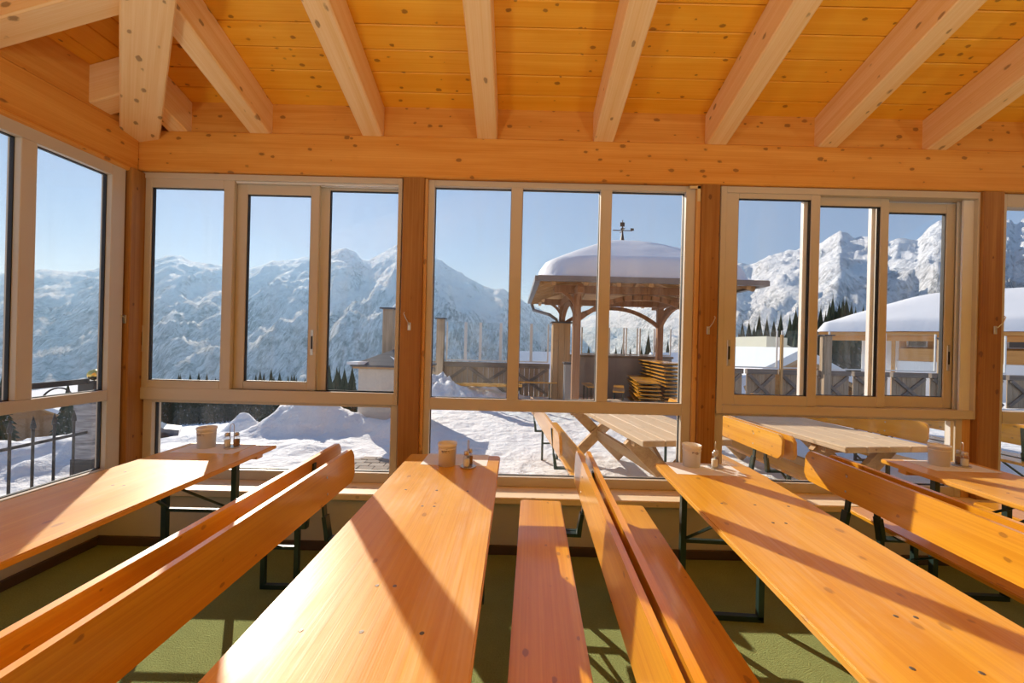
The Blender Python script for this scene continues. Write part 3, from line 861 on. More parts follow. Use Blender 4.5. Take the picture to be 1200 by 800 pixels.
# ------------------------------------------------------------------ conifers
def conifer_mesh(seed, H=9.0, W=1.7):
    rnd = random.Random(seed)
    m = MB()
    n = 15
    for k in range(n):
        f = k / n
        zt = H * (.12 + .88 * ((k + 1.9) / (n + .9))); r = W * (1 - f) ** .9 + .10
        zb = H * (.06 + .88 * k / (n + .9))
        nb = max(6, int(11 * (1 - f) + 4))
        tip = m.bm.verts.new((0, 0, min(zt, H)))
        ring = []; a0 = rnd.random() * 6
        for b in range(2 * nb):
            a = a0 + math.pi * (b + rnd.uniform(-.25, .25)) / nb
            rr = r * (rnd.uniform(.85, 1.18) if b % 2 == 0 else rnd.uniform(.42, .60))
            zz = zb - (.10 * rr if b % 2 == 0 else -.16 * r) + rnd.uniform(-.05, .05)
            ring.append(m.bm.verts.new((rr * math.cos(a), rr * math.sin(a), zz)))
        low = m.bm.verts.new((0, 0, zb + .25 * r))
        for b in range(2 * nb):
            m.bm.faces.new((tip, ring[b], ring[(b + 1) % (2 * nb)]))
            m.bm.faces.new((low, ring[(b + 1) % (2 * nb)], ring[b]))
    m.tube([(0, 0, H * .93), (0, 0, H * 1.02)], [.05, .01], 5)
    return m
TL = 'snow-dusted conifer in the dark wood at the foot of the snow slope'
def conifer(seed, label, group):
    t = empty('conifer_tree', (0, 0, -50), 0, label, 'tree', group)
    conifer_mesh(seed).build('foliage', M['needles'], t)
    m = MB(); m.tube([(0, 0, -.4), (0, 0, 4), (0, 0, 8.2)], [.17, .11, .03], 7); m.build('trunk', M['bark'], t)
    return t
protos = [conifer(s, TL, 'conifers in the wood below the slope') for s in (1, 2, 3)]
used = set()
def tree_at(X, Y, s, label=None, group=None, k=None, z=None):
    k = random.randrange(3) if k is None else k
    o = protos[k] if k not in used else copy_tree(protos[k])
    used.add(k)
    o.location = (X, Y, ground(X, Y) - .15 if z is None else z); o.rotation_euler = (0, 0, random.random() * 6.28)
    o.scale = (s, s, s * random.uniform(.92, 1.08))
    if label: o['label'] = label
    if group: o['group'] = group
    return o
# the wood at the foot of the slope on the left
for row, (rr, n) in enumerate(((58, 30), (63, 34), (69, 34), (76, 30))):
    for i in range(n):
        tu = -1.02 + .80 * (i + random.uniform(-.35, .35)) / n
        Y = rr / math.sqrt(1 + tu * tu); s = random.uniform(.50, .72)
        tree_at(tu * Y, Y, s)
# taller clumps whose tops rise over the window rail
for px, py, Y in ((386, 424, 30), (395, 421, 32), (404, 424, 31), (413, 427, 33), (318, 432, 40), (328, 430, 44), (338, 433, 42), (345, 431, 46), (300, 437, 50), (262, 440, 55), (253, 438, 52)):
    u, v = uvp(px, py); X = u / 460 * Y; zt = CAMH - v / 460 * Y; zg = ground(X, Y)
    tree_at(X, Y, max(.25, (zt - zg) / 9.1), 'conifer of the clump rising above the snow mounds, left of the stone hut' if px > 380 else None, 'conifer clump left of the stone hut' if px > 380 else None)
GL = 'conifer on the slope behind the gazebo and the glass screens'
for px, py, Y in ((676, 400, 60), (690, 403, 62), (697, 406, 66), (712, 402, 70), (722, 398, 66), (730, 401, 72), (739, 404, 70), (752, 398, 62), (760, 393, 58), (770, 396, 60), (783, 392, 64), (625, 404, 80), (640, 406, 82)):
    u, v = uvp(px, py); X = u / 460 * Y; zt = CAMH - v / 460 * Y; zg = ground(X, Y)
    tree_at(X, Y, max(.3, (zt - zg) / 9.1), GL, 'conifers behind the gazebo')
HL = 'conifer on the hillside between the gazebo and the snowy house'
for px, py, Y in ((870, 380, 62), (878, 374, 66), (890, 368, 60), (899, 372, 64), (907, 378, 66), (915, 370, 62), (926, 362, 56), (933, 352, 52), (938, 358, 58), (948, 356, 60), (962, 360, 66), (968, 356, 70), (976, 352, 66), (984, 348, 72), (992, 350, 70), (1003, 352, 74), (1012, 356, 78), (858, 385, 70), (884, 384, 72), (920, 384, 70), (866, 390, 58), (874, 388, 64), (882, 391, 60), (896, 386, 66), (905, 388, 58), (912, 386, 64), (929, 378, 60), (936, 372, 64), (943, 366, 66), (954, 364, 62), (959, 372, 58), (972, 360, 62), (980, 358, 66), (988, 356, 70), (998, 356, 66)):
    u, v = uvp(px, py); X = u / 460 * Y; zt = CAMH - v / 460 * Y; zg = ground(X, Y)
    tree_at(X, Y, max(.3, (zt - zg) / 9.1), HL, 'conifers on the hillside')
for px, py, Y in ((80, 437, 22), (2, 440, 20)):
    u, v = uvp(px, py); X = u / 460 * Y; zt = CAMH - v / 460 * Y; zg = ground(X, Y)
    tree_at(X, Y, max(.3, (zt - zg) / 9.1), 'lone conifer behind the iron handrail' if px > 50 else 'conifer at the left edge beyond the window', 'lone conifers by the chalet')

# ------------------------------------------------------------------ outdoor furniture
def out_bench(label, far, yaw, flip, z=0.02):
    o = copy_tree(b0, label=label, group='benches with backrests out on the snow'); put(o, far, yaw, flip=flip); o.location.z = z; return o
out_bench('outdoor bench seen end on through the middle window, left of the picnic table', (.47, 5.42), R(-4), True, -.05)
out_bench('bright yellow outdoor bench just beyond the post right of the gazebo', (1.90, 5.40), R(-2), False, -.02)
out_bench('outdoor bench back to back with the bright yellow one', (2.44, 5.38), R(-2), True, -.02)
out_bench('long outdoor bench behind the right picnic table, half in shade', (3.30, 5.85), R(-11), False)
out_bench('outdoor bench seen through the window at the right edge', (4.75, 5.6), R(-5), False)
out_bench('outdoor bench back to back at the right edge window', (4.95, 5.6), R(-5), True)

def picnic(label, near, yaw, zt, L=2.3, W=.80):
    """rustic table on crossed plank legs; near = centre of the near end"""
    t = empty('picnic_table', (near[0], near[1], 0), -yaw, label, 'picnic table', 'rustic wooden tables on the snow')
    m = MB(); n = 4; w = W / n
    for k in range(n): m.box(-W / 2 + k * w + .002, -W / 2 + (k + 1) * w - .002, 0, L, zt - .05, zt, .006)
    m.build('tabletop', M['old_plank'], t)
    for y in (.28, L - .28):
        m = MB()
        m.bar((-.36, y, .0), (.36, y, zt - .06), .13, .05, (0, 1, 0)); m.build('leg', M['old_beam'], t)
        m = MB()
        m.bar((.36, y + .055, .0), (-.36, y + .055, zt - .06), .13, .05, (0, 1, 0)); m.build('leg', M['old_beam'], t)
        m = MB(); m.box(-.36, .36, y - .05, y + .10, zt - .11, zt - .05, .004); m.build('batten', M['old_beam'], t)
    m = MB(); m.bar((0, .30, .34), (0, L - .30, .34), .05, .10); m.build('stretcher', M['old_beam'], t)
    m = MB(); m.bar((0, .36, .36), (0, .9, zt - .06), .12, .04, (1, 0, 0)); m.build('strut', M['old_plank'], t)
    return t
picnic('pale rustic picnic table outside the middle window', (1.44, 3.22), R(-9), .75)
picnic('rustic picnic table with a sunlit worn top outside the right window', (3.12, 3.25), R(-7), .73, 2.4, .82)

# ------------------------------------------------------------------ fence, screens, pillars
FY = 11.2
def fence_bay(x0, x1, label):
    t = empty('wooden_fence', (x0, FY, -.05), 0, label, 'fence', 'weathered fence panels with crossed braces')
    L = x1 - x0
    m = MB(); n = max(3, int(L / .14)); w = L / n
    for k in range(n): m.box(k * w + .003, (k + 1) * w - .003, 0, .025, .03, .90, .003)
    m.build('board_panel', M['grey_wood'], t)
    m = MB(); m.box(-.01, L + .01, -.06, .06, .84, .98, .006); m.build('top_rail', M['grey_rail'], t)
    m = MB(); m.bar((.05, -.02, .10), (L - .05, -.02, .82), .04, .085, (0, 0, 1)); m.build('brace', M['grey_rail'], t)
    m = MB(); m.bar((.05, -.045, .82), (L - .05, -.045, .10), .04, .085, (0, 0, 1)); m.build('brace', M['grey_rail'], t)
xs_f = [-2.45, -1.35, -.15, .98]
labs = ['leftmost crossed fence panel behind the long bench in the snow', 'crossed fence panel in the middle behind the snowed-in bench', 'crossed fence panel just left of the board-clad pillar']
for (a, b), l in zip(zip(xs_f, xs_f[1:]), labs): fence_bay(a, b, l)
xr = [5.6, 6.55, 7.5, 8.55, 9.6, 10.7, 11.8, 12.9, 14.0, 15.1]
rl = ['crossed fence panel right of the post beside the gazebo window', 'second crossed fence panel right of the gazebo', 'crossed fence panel left of the tall grey post in the right window', 'crossed fence panel right of the tall grey post in the right window', 'crossed fence panel below the white house wall', 'crossed fence panel below the wooden balcony', 'crossed fence panel behind the rightmost post', 'crossed fence panel at the right edge of the photo', 'crossed fence panel right of the frame']
for (a, b), l in zip(zip(xr, xr[1:]), rl): fence_bay(a + .06, b - .06, l)

def cap_post(x, y, z1, w, label, cap=True, mat='grey_wood', z0=-.1):
    t = empty('fence_post', (x, y, z0), 0, label, 'post', 'tall posts of the terrace fence')
    m = MB(); m.box(-w / 2, w / 2, -w / 2, w / 2, 0, z1 - z0, .006); m.build('shaft', M[mat], t)
    if cap:
        m = MB(); m.box(-w / 2 - .05, w / 2 + .05, -w / 2 - .05, w / 2 + .05, z1 - z0, z1 - z0 + .03, .004); m.build('cap', M['slate'], t)
cap_post(-2.10, FY - .2, 2.12, .20, 'grey capped post at the left end of the glass screens')
cap_post(-2.55, 7.9, 2.12, .20, 'capped wooden post rising behind the slate roof of the stone hut')
cap_post(8.78, FY - .1, 1.92, .20, 'tall grey post in the middle pane of the right sliding window')
cap_post(12.15, FY - .1, 1.92, .22, 'tall grey post in the third pane of the right sliding window')
cap_post(7.53, FY - .1, 1.92, .07, 'slim pale post holding the glass screen by the hut gable', False, 'batten')
cap_post(4.62, FY - .5, 1.9, .10, 'slim post beside the stacked tables', False, 'gazebo')

def screen(x0, x1, z0, z1, label, y=FY):
    t = empty('glass_screen', ((x0 + x1) / 2, y, z0), 0, label, 'glass screen', 'glass wind screens along the terrace fence')
    h = z1 - z0; w = (x1 - x0) / 2
    m = MB(); m.box(-w + .02, w - .02, -.005, .005, .02, h); m.build('pane', M['screen'], t)
    for s in (-1, 1):
        m = MB(); m.box(s * w - .02 - (.02 if s > 0 else 0), s * w + .02 - (.02 if s > 0 else 0) + .0, -.015, .015, 0, h, .002); m.build('edge_strip', M['alu'], t)
    m = MB(); m.box(-w, w, -.02, .02, 0, .035, .002); m.build('bottom_rail', M['alu'], t)
for i, (a, b) in enumerate(((-1.95, -1.42), (-1.40, -1.0), (-.98, -.42), (-.40, .45), (.47, .95))):
    screen(a, b, .96, 2.06, ['leftmost glass screen next to the capped grey post', 'second glass screen from the left above the fence', 'glass screen above the middle fence panel', 'glass screen left of the window mullion', 'glass screen against the board-clad pillar'][i])
for i, (a, b) in enumerate(((1.95, 2.72), (2.76, 3.20), (3.26, 3.60), (3.66, 4.10), (4.2, 4.58))):
    screen(a, b, 1.22, 2.02, ['glass screen left of the mullion inside the gazebo', 'glass screen right of the mullion inside the gazebo', 'narrow glass screen with a pale strip inside the gazebo', 'glass screen behind the taller board stack', 'last glass screen right of the gazebo post'][i], FY + .35)
for i, (a, b) in enumerate(((5.7, 7.48), (7.6, 8.6), (8.95, 10.5), (10.55, 12.0), (12.35, 14.0))):
    screen(a, b, .96, 2.04, ['wide glass screen in front of the hut roof', 'glass screen left of the tall grey post', 'glass screen right of the tall grey post before the white house', 'glass screen in front of the wooden balcony', 'glass screen at the right edge'][i])

# board-clad pillar and stone plinth
t = empty('clad_pillar', (1.27, 11.05, -.05), 0, 'board-clad wooden pillar with dark cap at the left rear of the gazebo', 'pillar')
m = MB()
for k in range(3): m.box(-.24 + k * .16 + .003, -.24 + (k + 1) * .16 - .003, -.24, .24, 0, 2.13, .004)
m.build('cladding', M['clad'], t)
m = MB(); m.box(-.29, .29, -.29, .29, 2.13, 2.17, .005); m.build('cap', M['slate'], t)
t = empty('stone_plinth', (1.42, 10.0, -.05), 0, 'rough grey stone plinth beside the gazebo post', 'plinth')
m = MB(); m.box(-.16, .16, -.15, .15, 0, 1.05, .01); m.build('block', M['concrete'], t)
m = MB(); m.box(-.19, .19, -.18, .18, 1.05, 1.10, .006); m.build('cap', M['slate'], t)
t = empty('parapet_wall', (2.95, FY + .3, -.05), 0, 'low grey parapet wall at the back of the gazebo', 'wall')
m = MB(); m.box(-1.45, 1.6, -.10, .10, 0, 1.20); m.build('masonry', M['concrete'], t)
m = MB(); m.box(-1.48, 1.63, -.16, .16, 1.20, 1.26, .006); m.build('coping', M['grey_rail'], t)

# ------------------------------------------------------------------ gazebo
GX0, GX1, GY0, GY1 = .40, 4.78, 7.5, 12.0
gz = empty('gazebo', ((GX0 + GX1) / 2, (GY0 + GY1) / 2, 0), 0, 'wooden gazebo with curved braces under a thick cap of snow', 'gazebo')
EZ = 2.74
cxg, cyg = (GX0 + GX1) / 2, (GY0 + GY1) / 2
hx, hy = (GX1 - GX0) / 2, (GY1 - GY0) / 2
def gpost(x, y, nm='post', z0=0):
    m = MB(); m.box(x - .08, x + .08, y - .08, y + .08, z0, 2.72, .008); return m.build(nm, M['gazebo'], gz, world=True)
PX = (1.30, 4.06); PY = (8.42, 11.08)
for x in PX:
    for y in PY: gpost(x, y, z0=2.13 if (x, y) == (PX[0], PY[1]) else 0)
# ring beams and curved braces
for y in PY:
    m = MB(); m.box(PX[0] - .5, PX[1] + .5, y - .07, y + .07, 2.60, 2.76, .006); m.build('ring_beam', M['gazebo'], gz, world=True)
for x in PX:
    m = MB(); m.box(x - .07, x + .07, PY[0] - .5, PY[1] + .5, 2.56, 2.72, .006); m.build('ring_beam', M['gazebo'], gz, world=True)
def arch(p, q, drop):
    p, q = Vector(p), Vector(q); pts = []
    N = 14
    for k in range(N + 1):
        t_ = k / N; s_ = 1 - (2 * abs(t_ - .5)) ** 2.2
        pts.append(p.lerp(q, t_) + Vector((0, 0, drop * s_)))
    m = MB()
    for a, b in zip(pts, pts[1:]):
        e = (b - a).normalized() * .012
        m.bar(a - e, b + e, .09, .10)
    return m
for y in PY:
    arch((PX[0], y, 2.02), (PX[1], y, 2.02), .52).build('curved_brace', M['gazebo'], gz, world=True)
for x in PX:
    arch((x, PY[0], 2.02), (x, PY[1], 2.02), .50).build('curved_brace', M['gazebo'], gz, world=True)
for x, y, sx, sy in ((PX[0], PY[0], -1, -1), (PX[0], PY[1], -1, 1), (PX[1], PY[0], 1, -1), (PX[1], PY[1], 1, 1)):
    m = MB()
    for (dx, dy) in ((sx, 0), (0, sy)):
        pr = Vector((x, y, 2.15)); N = 7
        for k in range(N):
            a0, a1 = k / N * 1.4, (k + 1) / N * 1.4
            P = lambda a: Vector((x + dx * .62 * (1 - math.cos(a)), y + dy * .62 * (1 - math.cos(a)), 2.15 + .55 * math.sin(a)))
            m.bar(P(a0), P(a1), .07, .07)
    m.build('corner_brace', M['gazebo'], gz, world=True)
# roof deck (four slopes), rafters, gutter
RA = 3.45
m = MB()
ap = (cxg, cyg, RA)
cs = [(GX0, GY0, EZ), (GX1, GY0, EZ), (GX1, GY1, EZ), (GX0, GY1, EZ)]
top = [(x, y, z + .05) for x, y, z in cs] + [(cxg, cyg, RA + .05)]
m._add(cs + [ap] + top, [(0, 1, 4), (1, 2, 4), (2, 3, 4), (3, 0, 4), (5, 9, 6), (6, 9, 7), (7, 9, 8), (8, 9, 5), (0, 5, 6, 1), (1, 6, 7, 2), (2, 7, 8, 3), (3, 8, 5, 0)])
m.build('roof_deck', M['gazebo_deck'], gz, world=True)
for k in range(7):
    f = -1 + 2 * (k + .5) / 7
    for side in range(4):
        m = MB()
        if side == 0: a = (cxg + f * hx, GY0 + .05, EZ - .045); b_ = (cxg + f * hx, cyg - abs(f) * hy, EZ + (RA - EZ) * (1 - abs(f)) - .05)
        elif side == 1: a = (cxg + f * hx, GY1 - .05, EZ - .045); b_ = (cxg + f * hx, cyg + abs(f) * hy, EZ + (RA - EZ) * (1 - abs(f)) - .05)
        elif side == 2: a = (GX0 + .05, cyg + f * hy, EZ - .045); b_ = (cxg - abs(f) * hx, cyg + f * hy, EZ + (RA - EZ) * (1 - abs(f)) - .05)
        else: a = (GX1 - .05, cyg + f * hy, EZ - .045); b_ = (cxg + abs(f) * hx, cyg + f * hy, EZ + (RA - EZ) * (1 - abs(f)) - .05)
        m.bar(a, b_, .08, .10); m.build('roof_rafter', M['gazebo_deck'], gz, world=True)
m = MB()
for a, b_ in zip(cs, cs[1:] + cs[:1]):
    m.bar((a[0], a[1], EZ + .02), (b_[0], b_[1], EZ + .02), .11, .10)
m.build('gutter', M['tin'], gz, world=True)
m = MB()
m.tube([(GX0 + .06, GY1 - .25, EZ - .05), (GX0 + .12, GY1 - .3, EZ - .25), (PX[0] - .35, PY[1], EZ - .42), (PX[0] - .16, PY[1], EZ - .55), (PX[0] - .14, PY[1], 2.1)], .045, 8); m.build('downpipe', M['tin'], gz, world=True)
# snow cap
def gsnow():
    bm = bmesh.new(); N = 44; V = []
    for i in range(N + 1):
        row = []
        for j in range(N + 1):
            a, b_ = -1 + 2 * i / N, -1 + 2 * j / N
            x, y = cxg + a * (hx + .0), cyg + b_ * (hy + .0)
            k = (abs(a) ** 6 + abs(b_) ** 6) ** (1 / 6)
            d = max(0.0, 1 - k)
            z = EZ + .07 + .36 * min(1.0, d / .07) ** .42 + .92 * (1 - math.sqrt(k * k + .05)) / (1 - math.sqrt(.05)) * min(1, d / .05)
            z += .02 * fbm(x, y, 1.5)
            row.append(bm.verts.new((x, y, z)))
        V.append(row)
    for i in range(N):
        for j in range(N): bm.faces.new((V[i][j], V[i + 1][j], V[i + 1][j + 1], V[i][j + 1]))
    rim = [V[i][0] for i in range(N + 1)] + [V[N][j] for j in range(1, N + 1)] + [V[i][N] for i in range(N - 1, -1, -1)] + [V[0][j] for j in range(N - 1, 0, -1)]
    low = [bm.verts.new((v.co.x, v.co.y, EZ + .055)) for v in rim]
    n = len(rim)
    for k in range(n): bm.faces.new((rim[k], rim[(k + 1) % n], low[(k + 1) % n], low[k]))
    m = MB(); m.bm.free(); m.bm = bm
    return m
gsnow().build('snow_cap', M['roof_snow'], gz, world=True, smooth=True, label='thick rounded snow on the gazebo roof')
m = MB()
m.tube([(cxg, cyg, 3.9), (cxg, cyg, 4.30)], [.09, .02], 8)
m.tube([(cxg, cyg, 4.2), (cxg, cyg, 4.62)], [.025, .01], 6)
m.lathe([(.0001, -.05), (.05, 0), (.0001, .05)], 10, (cxg, cyg, 4.40))
m.bar((cxg - .24, cyg, 4.36), (cxg + .24, cyg, 4.36), .018, .018)
m.bar((cxg, cyg - .2, 4.36), (cxg, cyg + .2, 4.36), .018, .018)
m.box(cxg + .20, cxg + .28, cyg - .008, cyg + .008, 4.36, 4.42)
m.box(cxg - .06, cxg + .05, cyg - .01, cyg + .01, 4.46, 4.56)
m.build('weathervane', M['black_steel'], gz, world=True, label='dark iron weathervane on the peak')

# stacks of folded tables under the gazebo
def folded(label, x, y, z, yaw, L=2.2, W=.50, first=[None]):
    if first[0] is None:
        t = empty('folded_table', (0, 0, 0), 0, label, 'folded table', 'folded beer tables stacked under the gazebo')
        m = MB(); rounded_board(m, 0, W, 0, L, .035, .062, .02); m.build('board', M['varn'], t)
        m = MB()
        for q in (.28, L - .28 - .7):
            m.box(.05, .08, q, q + .7, .004, .034); m.box(W - .08, W - .05, q, q + .7, .004, .034); m.box(.05, W - .05, q, q + .03, .004, .034)
        m.box(.03, W - .03, .10, .16, .0, .034); m.box(.03, W - .03, L - .16, L - .10, .0, .034)
        m.build('folded_legs', M['green_steel'], t)
        first[0] = t
    else: t = copy_tree(first[0], label=label)
    t.location = (x, y, z); t.rotation_euler = (0, 0, -yaw)
n1, n2 = 8, 13
for k in range(n1):
    folded('topmost folded table of the lower stack under the gazebo' if k == n1 - 1 else ('lowest folded table of the lower stack under the gazebo' if k == 0 else 'folded table within the lower stack under the gazebo'),
           2.84 + random.uniform(-.03, .03), 9.0 + random.uniform(-.05, .05), .0 + k * .088, R(10 + random.uniform(-1.5, 1.5)))
for k in range(n2):
    folded('topmost folded table of the taller stack under the gazebo' if k == n2 - 1 else ('lowest folded table of the taller stack under the gazebo' if k == 0 else 'folded table within the taller stack under the gazebo'),
           3.50 + random.uniform(-.04, .04), 9.15 + random.uniform(-.06, .06), .0 + k * .088, R(3 + random.uniform(-2, 2)))
def plain_bench(label, x, y, yaw, L=1.6):
    t = empty('backless_bench', (x, y, 0.0), yaw, label, 'bench', 'backless benches under the gazebo')
    m = MB(); rounded_board(m, -L / 2, L / 2, -.13, .13, .44, .47, .02); m.build('seat', M['varn'], t)
    for s in (-1, 1):
        m = MB()
        for yy in (-.1, .1): m.bar((s * (L / 2 - .2), yy, 0), (s * (L / 2 - .2), yy, .44), .026, .026, (0, 1, 0))
        m.bar((s * (L / 2 - .2), -.1, .02), (s * (L / 2 - .2), .1, .02), .026, .026); m.build('leg_frame', M['green_steel'], t)
plain_bench('small backless bench behind the gazebo post against the parapet wall', 1.95, 10.2, R(90), .9)
plain_bench('backless bench left of the lower stack of folded tables', 2.55, 9.6, R(75), 1.5)
plain_bench('backless bench in front of the fence left of the clad pillar', .55, 10.6, R(0), 1.2)
# the long bench half buried in snow
t = empty('timber_bench', (-1.15, 10.0, .05), 0, 'long low timber bench half buried in snow before the fence', 'bench')
m = MB(); m.box(-1.0, 1.35, -.14, .14, .34, .40, .008); m.build('seat', M['varn'], t)
for x in (-.75, 1.1):
    m = MB(); m.box(x - .05, x + .05, -.1, .1, -.05, .34, .005); m.build('leg', M['grey_rail'], t)
m = MB(); m.tube([(-1.15, 0, .33), (-.98, 0, .33)], .13, 10); m.build('log_end', M['old_beam'], t)

# ------------------------------------------------------------------ stone hut with slate roof
hx0, hx1, hy0, hy1 = -2.73, -1.66, 6.85, 7.75
t = empty('stone_hut', ((hx0 + hx1) / 2, (hy0 + hy1) / 2, -.3), 0, 'small square rendered hut with a dark slate pyramid roof', 'hut')
m = MB(); m.box(hx0, hx1, hy0, hy1, -.3, 1.0, .01); m.build('walls', M['render'], t, world=True)
m = MB(); m.box(hx0 - .07, hx1 + .07, hy0 - .07, hy1 + .07, 1.0, 1.035, .004); m.build('eave_board', M['gazebo_deck'], t, world=True)
m = MB()
cxh, cyh = (hx0 + hx1) / 2, (hy0 + hy1) / 2
for k in range(5):
    f0 = 1 - k / 5; f1 = 1 - (k + 1) / 5 + .02
    w0, w1_ = (hx1 - hx0) / 2 + .10, (hy1 - hy0) / 2 + .10
    z0 = 1.035 + k * .058
    lo = [(cxh + sx * w0 * f0, cyh + sy * w1_ * f0, z0) for sx, sy in ((-1, -1), (1, -1), (1, 1), (-1, 1))]
    lo2 = [(x, y, z0 + .03) for x, y, z in lo]
    hi = [(cxh + sx * w0 * f1, cyh + sy * w1_ * f1, z0 + .085) for sx, sy in ((-1, -1), (1, -1), (1, 1), (-1, 1))]
    m._add(lo + lo2 + hi, [(3, 2, 1, 0)] + [(i, (i + 1) % 4, 4 + (i + 1) % 4, 4 + i) for i in range(4)] + [(4 + i, 4 + (i + 1) % 4, 8 + (i + 1) % 4, 8 + i) for i in range(4)] + [(8, 9, 10, 11)])
m.build('slate_roof', M['slate'], t, world=True)
m = MB(); m.bar((hx0 - .12, hy0 + .02, 1.09), (hx0 + .12, hy0 - .10, 1.10), .22, .05); m.bar((cxh - .10, hy0 + .28, 1.24), (cxh + .16, hy0 - .02, 1.12), .04, .02)
m.build('snow_patch', M['roof_snow'], t, world=True)

# ------------------------------------------------------------------ iron fence and pillar left of the veranda
t = empty('stone_pillar', (-4.55, 4.25, -.05), 0, 'dark layered-stone pillar topped with a golden ball', 'pillar')
m = MB(); m.box(-.105, .105, -.105, .105, 0, .83, .008); m.build('stonework', M['stone'], t)
m = MB(); m.box(-.085, .085, -.085, .085, .83, 1.03, .004); m.box(-.115, .115, -.115, .115, 0, .22, .004); m.build('iron_box', M['black_steel'], t)
m = MB(); m.box(-.125, .125, -.125, .125, 1.03, 1.045, .003); m.build('cap', M['black_steel'], t)
m = MB(); m.lathe([(.0001, 1.045)] + [(.058 * math.sin(R(a)), 1.108 - .058 * math.cos(R(a))) for a in range(20, 180, 16)] + [(.0001, 1.166)], 20); m.build('ball', M['brass'], t, smooth=True)
t = empty('iron_fence', (-4.5, 3.0, 0), 0, 'black wrought-iron railing with spear pickets beyond the left windows', 'railing')
m = MB(); m.bar((-4.5, 4.15, 1.0), (-4.5, 1.2, 1.0), .02, .055); m.build('handrail', M['black_steel'], t, world=True)
m = MB(); m.bar((-4.5, 4.15, .46), (-4.5, 1.2, .46), .012, .028); m.bar((-4.5, 4.15, .82), (-4.5, 1.2, .82), .012, .02); m.build('rail', M['black_steel'], t, world=True)
k = 0; y = 4.02
while y > 1.3:
    m = MB(); m.tube([(-4.5, y, -.05), (-4.5, y, .60), (-4.5, y, .605), (-4.5, y, .64), (-4.5, y, .72)], [.011, .011, .02, .018, .001], 8); m.build('picket', M['black_steel'], t, world=True)
    if k % 2 == 0 and y > 1.6:
        m = MB(); m.tube([(-4.5, y - .02 - .13 + .13 * math.cos(R(a)), .84 + .12 * math.sin(R(a))) for a in range(0, 181, 15)], .008, 6); m.build('scroll', M['black_steel'], t, world=True)
    y -= .17; k += 1

# ------------------------------------------------------------------ chalet, car, houses
def gable_house(name, label, cx, cy, zb, L, Wd, wall_h, ridge_h, rz, wall_mat, eave=.8, snow=.5, wins=(), cat='house'):
    t = empty(name, (cx, cy, zb), rz, label, cat)
    m = MB()
    poly = [(-Wd / 2, 0), (Wd / 2, 0), (Wd / 2, wall_h), (0, ridge_h), (-Wd / 2, wall_h)]
    m.prism(poly, lambda p: (-L / 2, p[0], p[1]), lambda p: (L / 2, p[0], p[1])); m.build('walls', wall_mat, t)
    sl = (ridge_h - wall_h) / (Wd / 2); e = Wd / 2 + eave
    for s in (-1, 1):
        m = MB()
        pl = [(0, ridge_h + .02), (s * e, ridge_h + .02 - sl * e), (s * e, ridge_h + .18 - sl * e), (0, ridge_h + .18)]
        m.prism(pl, lambda p: (-L / 2 - eave, p[0], p[1]), lambda p: (L / 2 + eave, p[0], p[1])); m.build('roof', M['gazebo_deck'], t)
        m = MB()
        pl = [(0, ridge_h + .19), (s * (e + .05), ridge_h + .19 - sl * e)]
        N = 8
        topl = [(s * (e + .05) * (1 - k / N), ridge_h + .19 - sl * e * (1 - k / N) + snow * min(1, (k / N + .05) * 4) ** .5) for k in range(N + 1)]
        m.prism(pl + topl, lambda p: (-L / 2 - eave - .05, p[0], p[1]), lambda p: (L / 2 + eave + .05, p[0], p[1])); m.build('roof_snow', M['roof_snow'], t)
    for (x, yside, z, w, h) in wins:
        m = MB(); yy = yside * (Wd / 2)
        m.box(x - w / 2, x + w / 2, yy - .06, yy + .06, z, z + h); f = m.build('window', M['white'], t)
        m = MB(); m.box(x - w / 2 + .08, x + w / 2 - .08, yy - .08, yy + .08, z + .08, z + h - .08); m.build('pane', M['dark_glass'], f)
    return t
gable_house('chalet', 'brown timber chalet with a snowy roof seen through the iron railing', -48.5, 41.5, ground(-46, 40) - .3, 8.5, 8.0, 2.5, 4.4, R(107), M['chalet'], snow=.4)
gable_house('chalet', 'second chalet, partly hidden behind the layered-stone pillar', -51.5, 50.0, ground(-50, 49) - .3, 6.0, 6.0, 2.6, 4.3, R(100), M['house_wood'], snow=.4)
# snow-roofed huts past the fence
gable_house('hut', 'low hut with a broad snowy roof and a timber gable behind the right fence', 11.75, 20.6, -1.8, 8.4, 6.4, 1.15, 2.85, R(90), M['house_wood'], eave=.4, snow=.35, cat='hut')
gable_house('hut', 'hut roof under snow just left of the board-clad pillar', 1.12, 17.5, -2.6, 1.8, 3.6, 2.2, 3.1, R(0), M['chalet'], eave=.4, snow=.45, cat='hut')
gable_house('hut', 'hut roof under snow behind the taller stack of folded tables', 7.3, 17.0, -2.5, 2.0, 3.4, 2.2, 3.1, R(0), M['chalet'], eave=.4, snow=.45, cat='hut')
t = empty('pale_building', (26.5, 41.0, -9), 0, 'pale building with a mono-pitch top behind the glass screen', 'building')
m = MB(); m.prism([(-2.2, 0), (1.6, 0), (1.6, 10.2), (-.2, 10.9), (-.2, 11.6), (-2.2, 11.7)], lambda p: (p[0], -3, p[1]), lambda p: (p[0], 3, p[1])); m.build('walls', M['palewall'], t)
m = MB(); m.box(-.4, .2, -3.04, -2.9, 8.0, 9.2); m.build('window', M['dark_glass'], t)
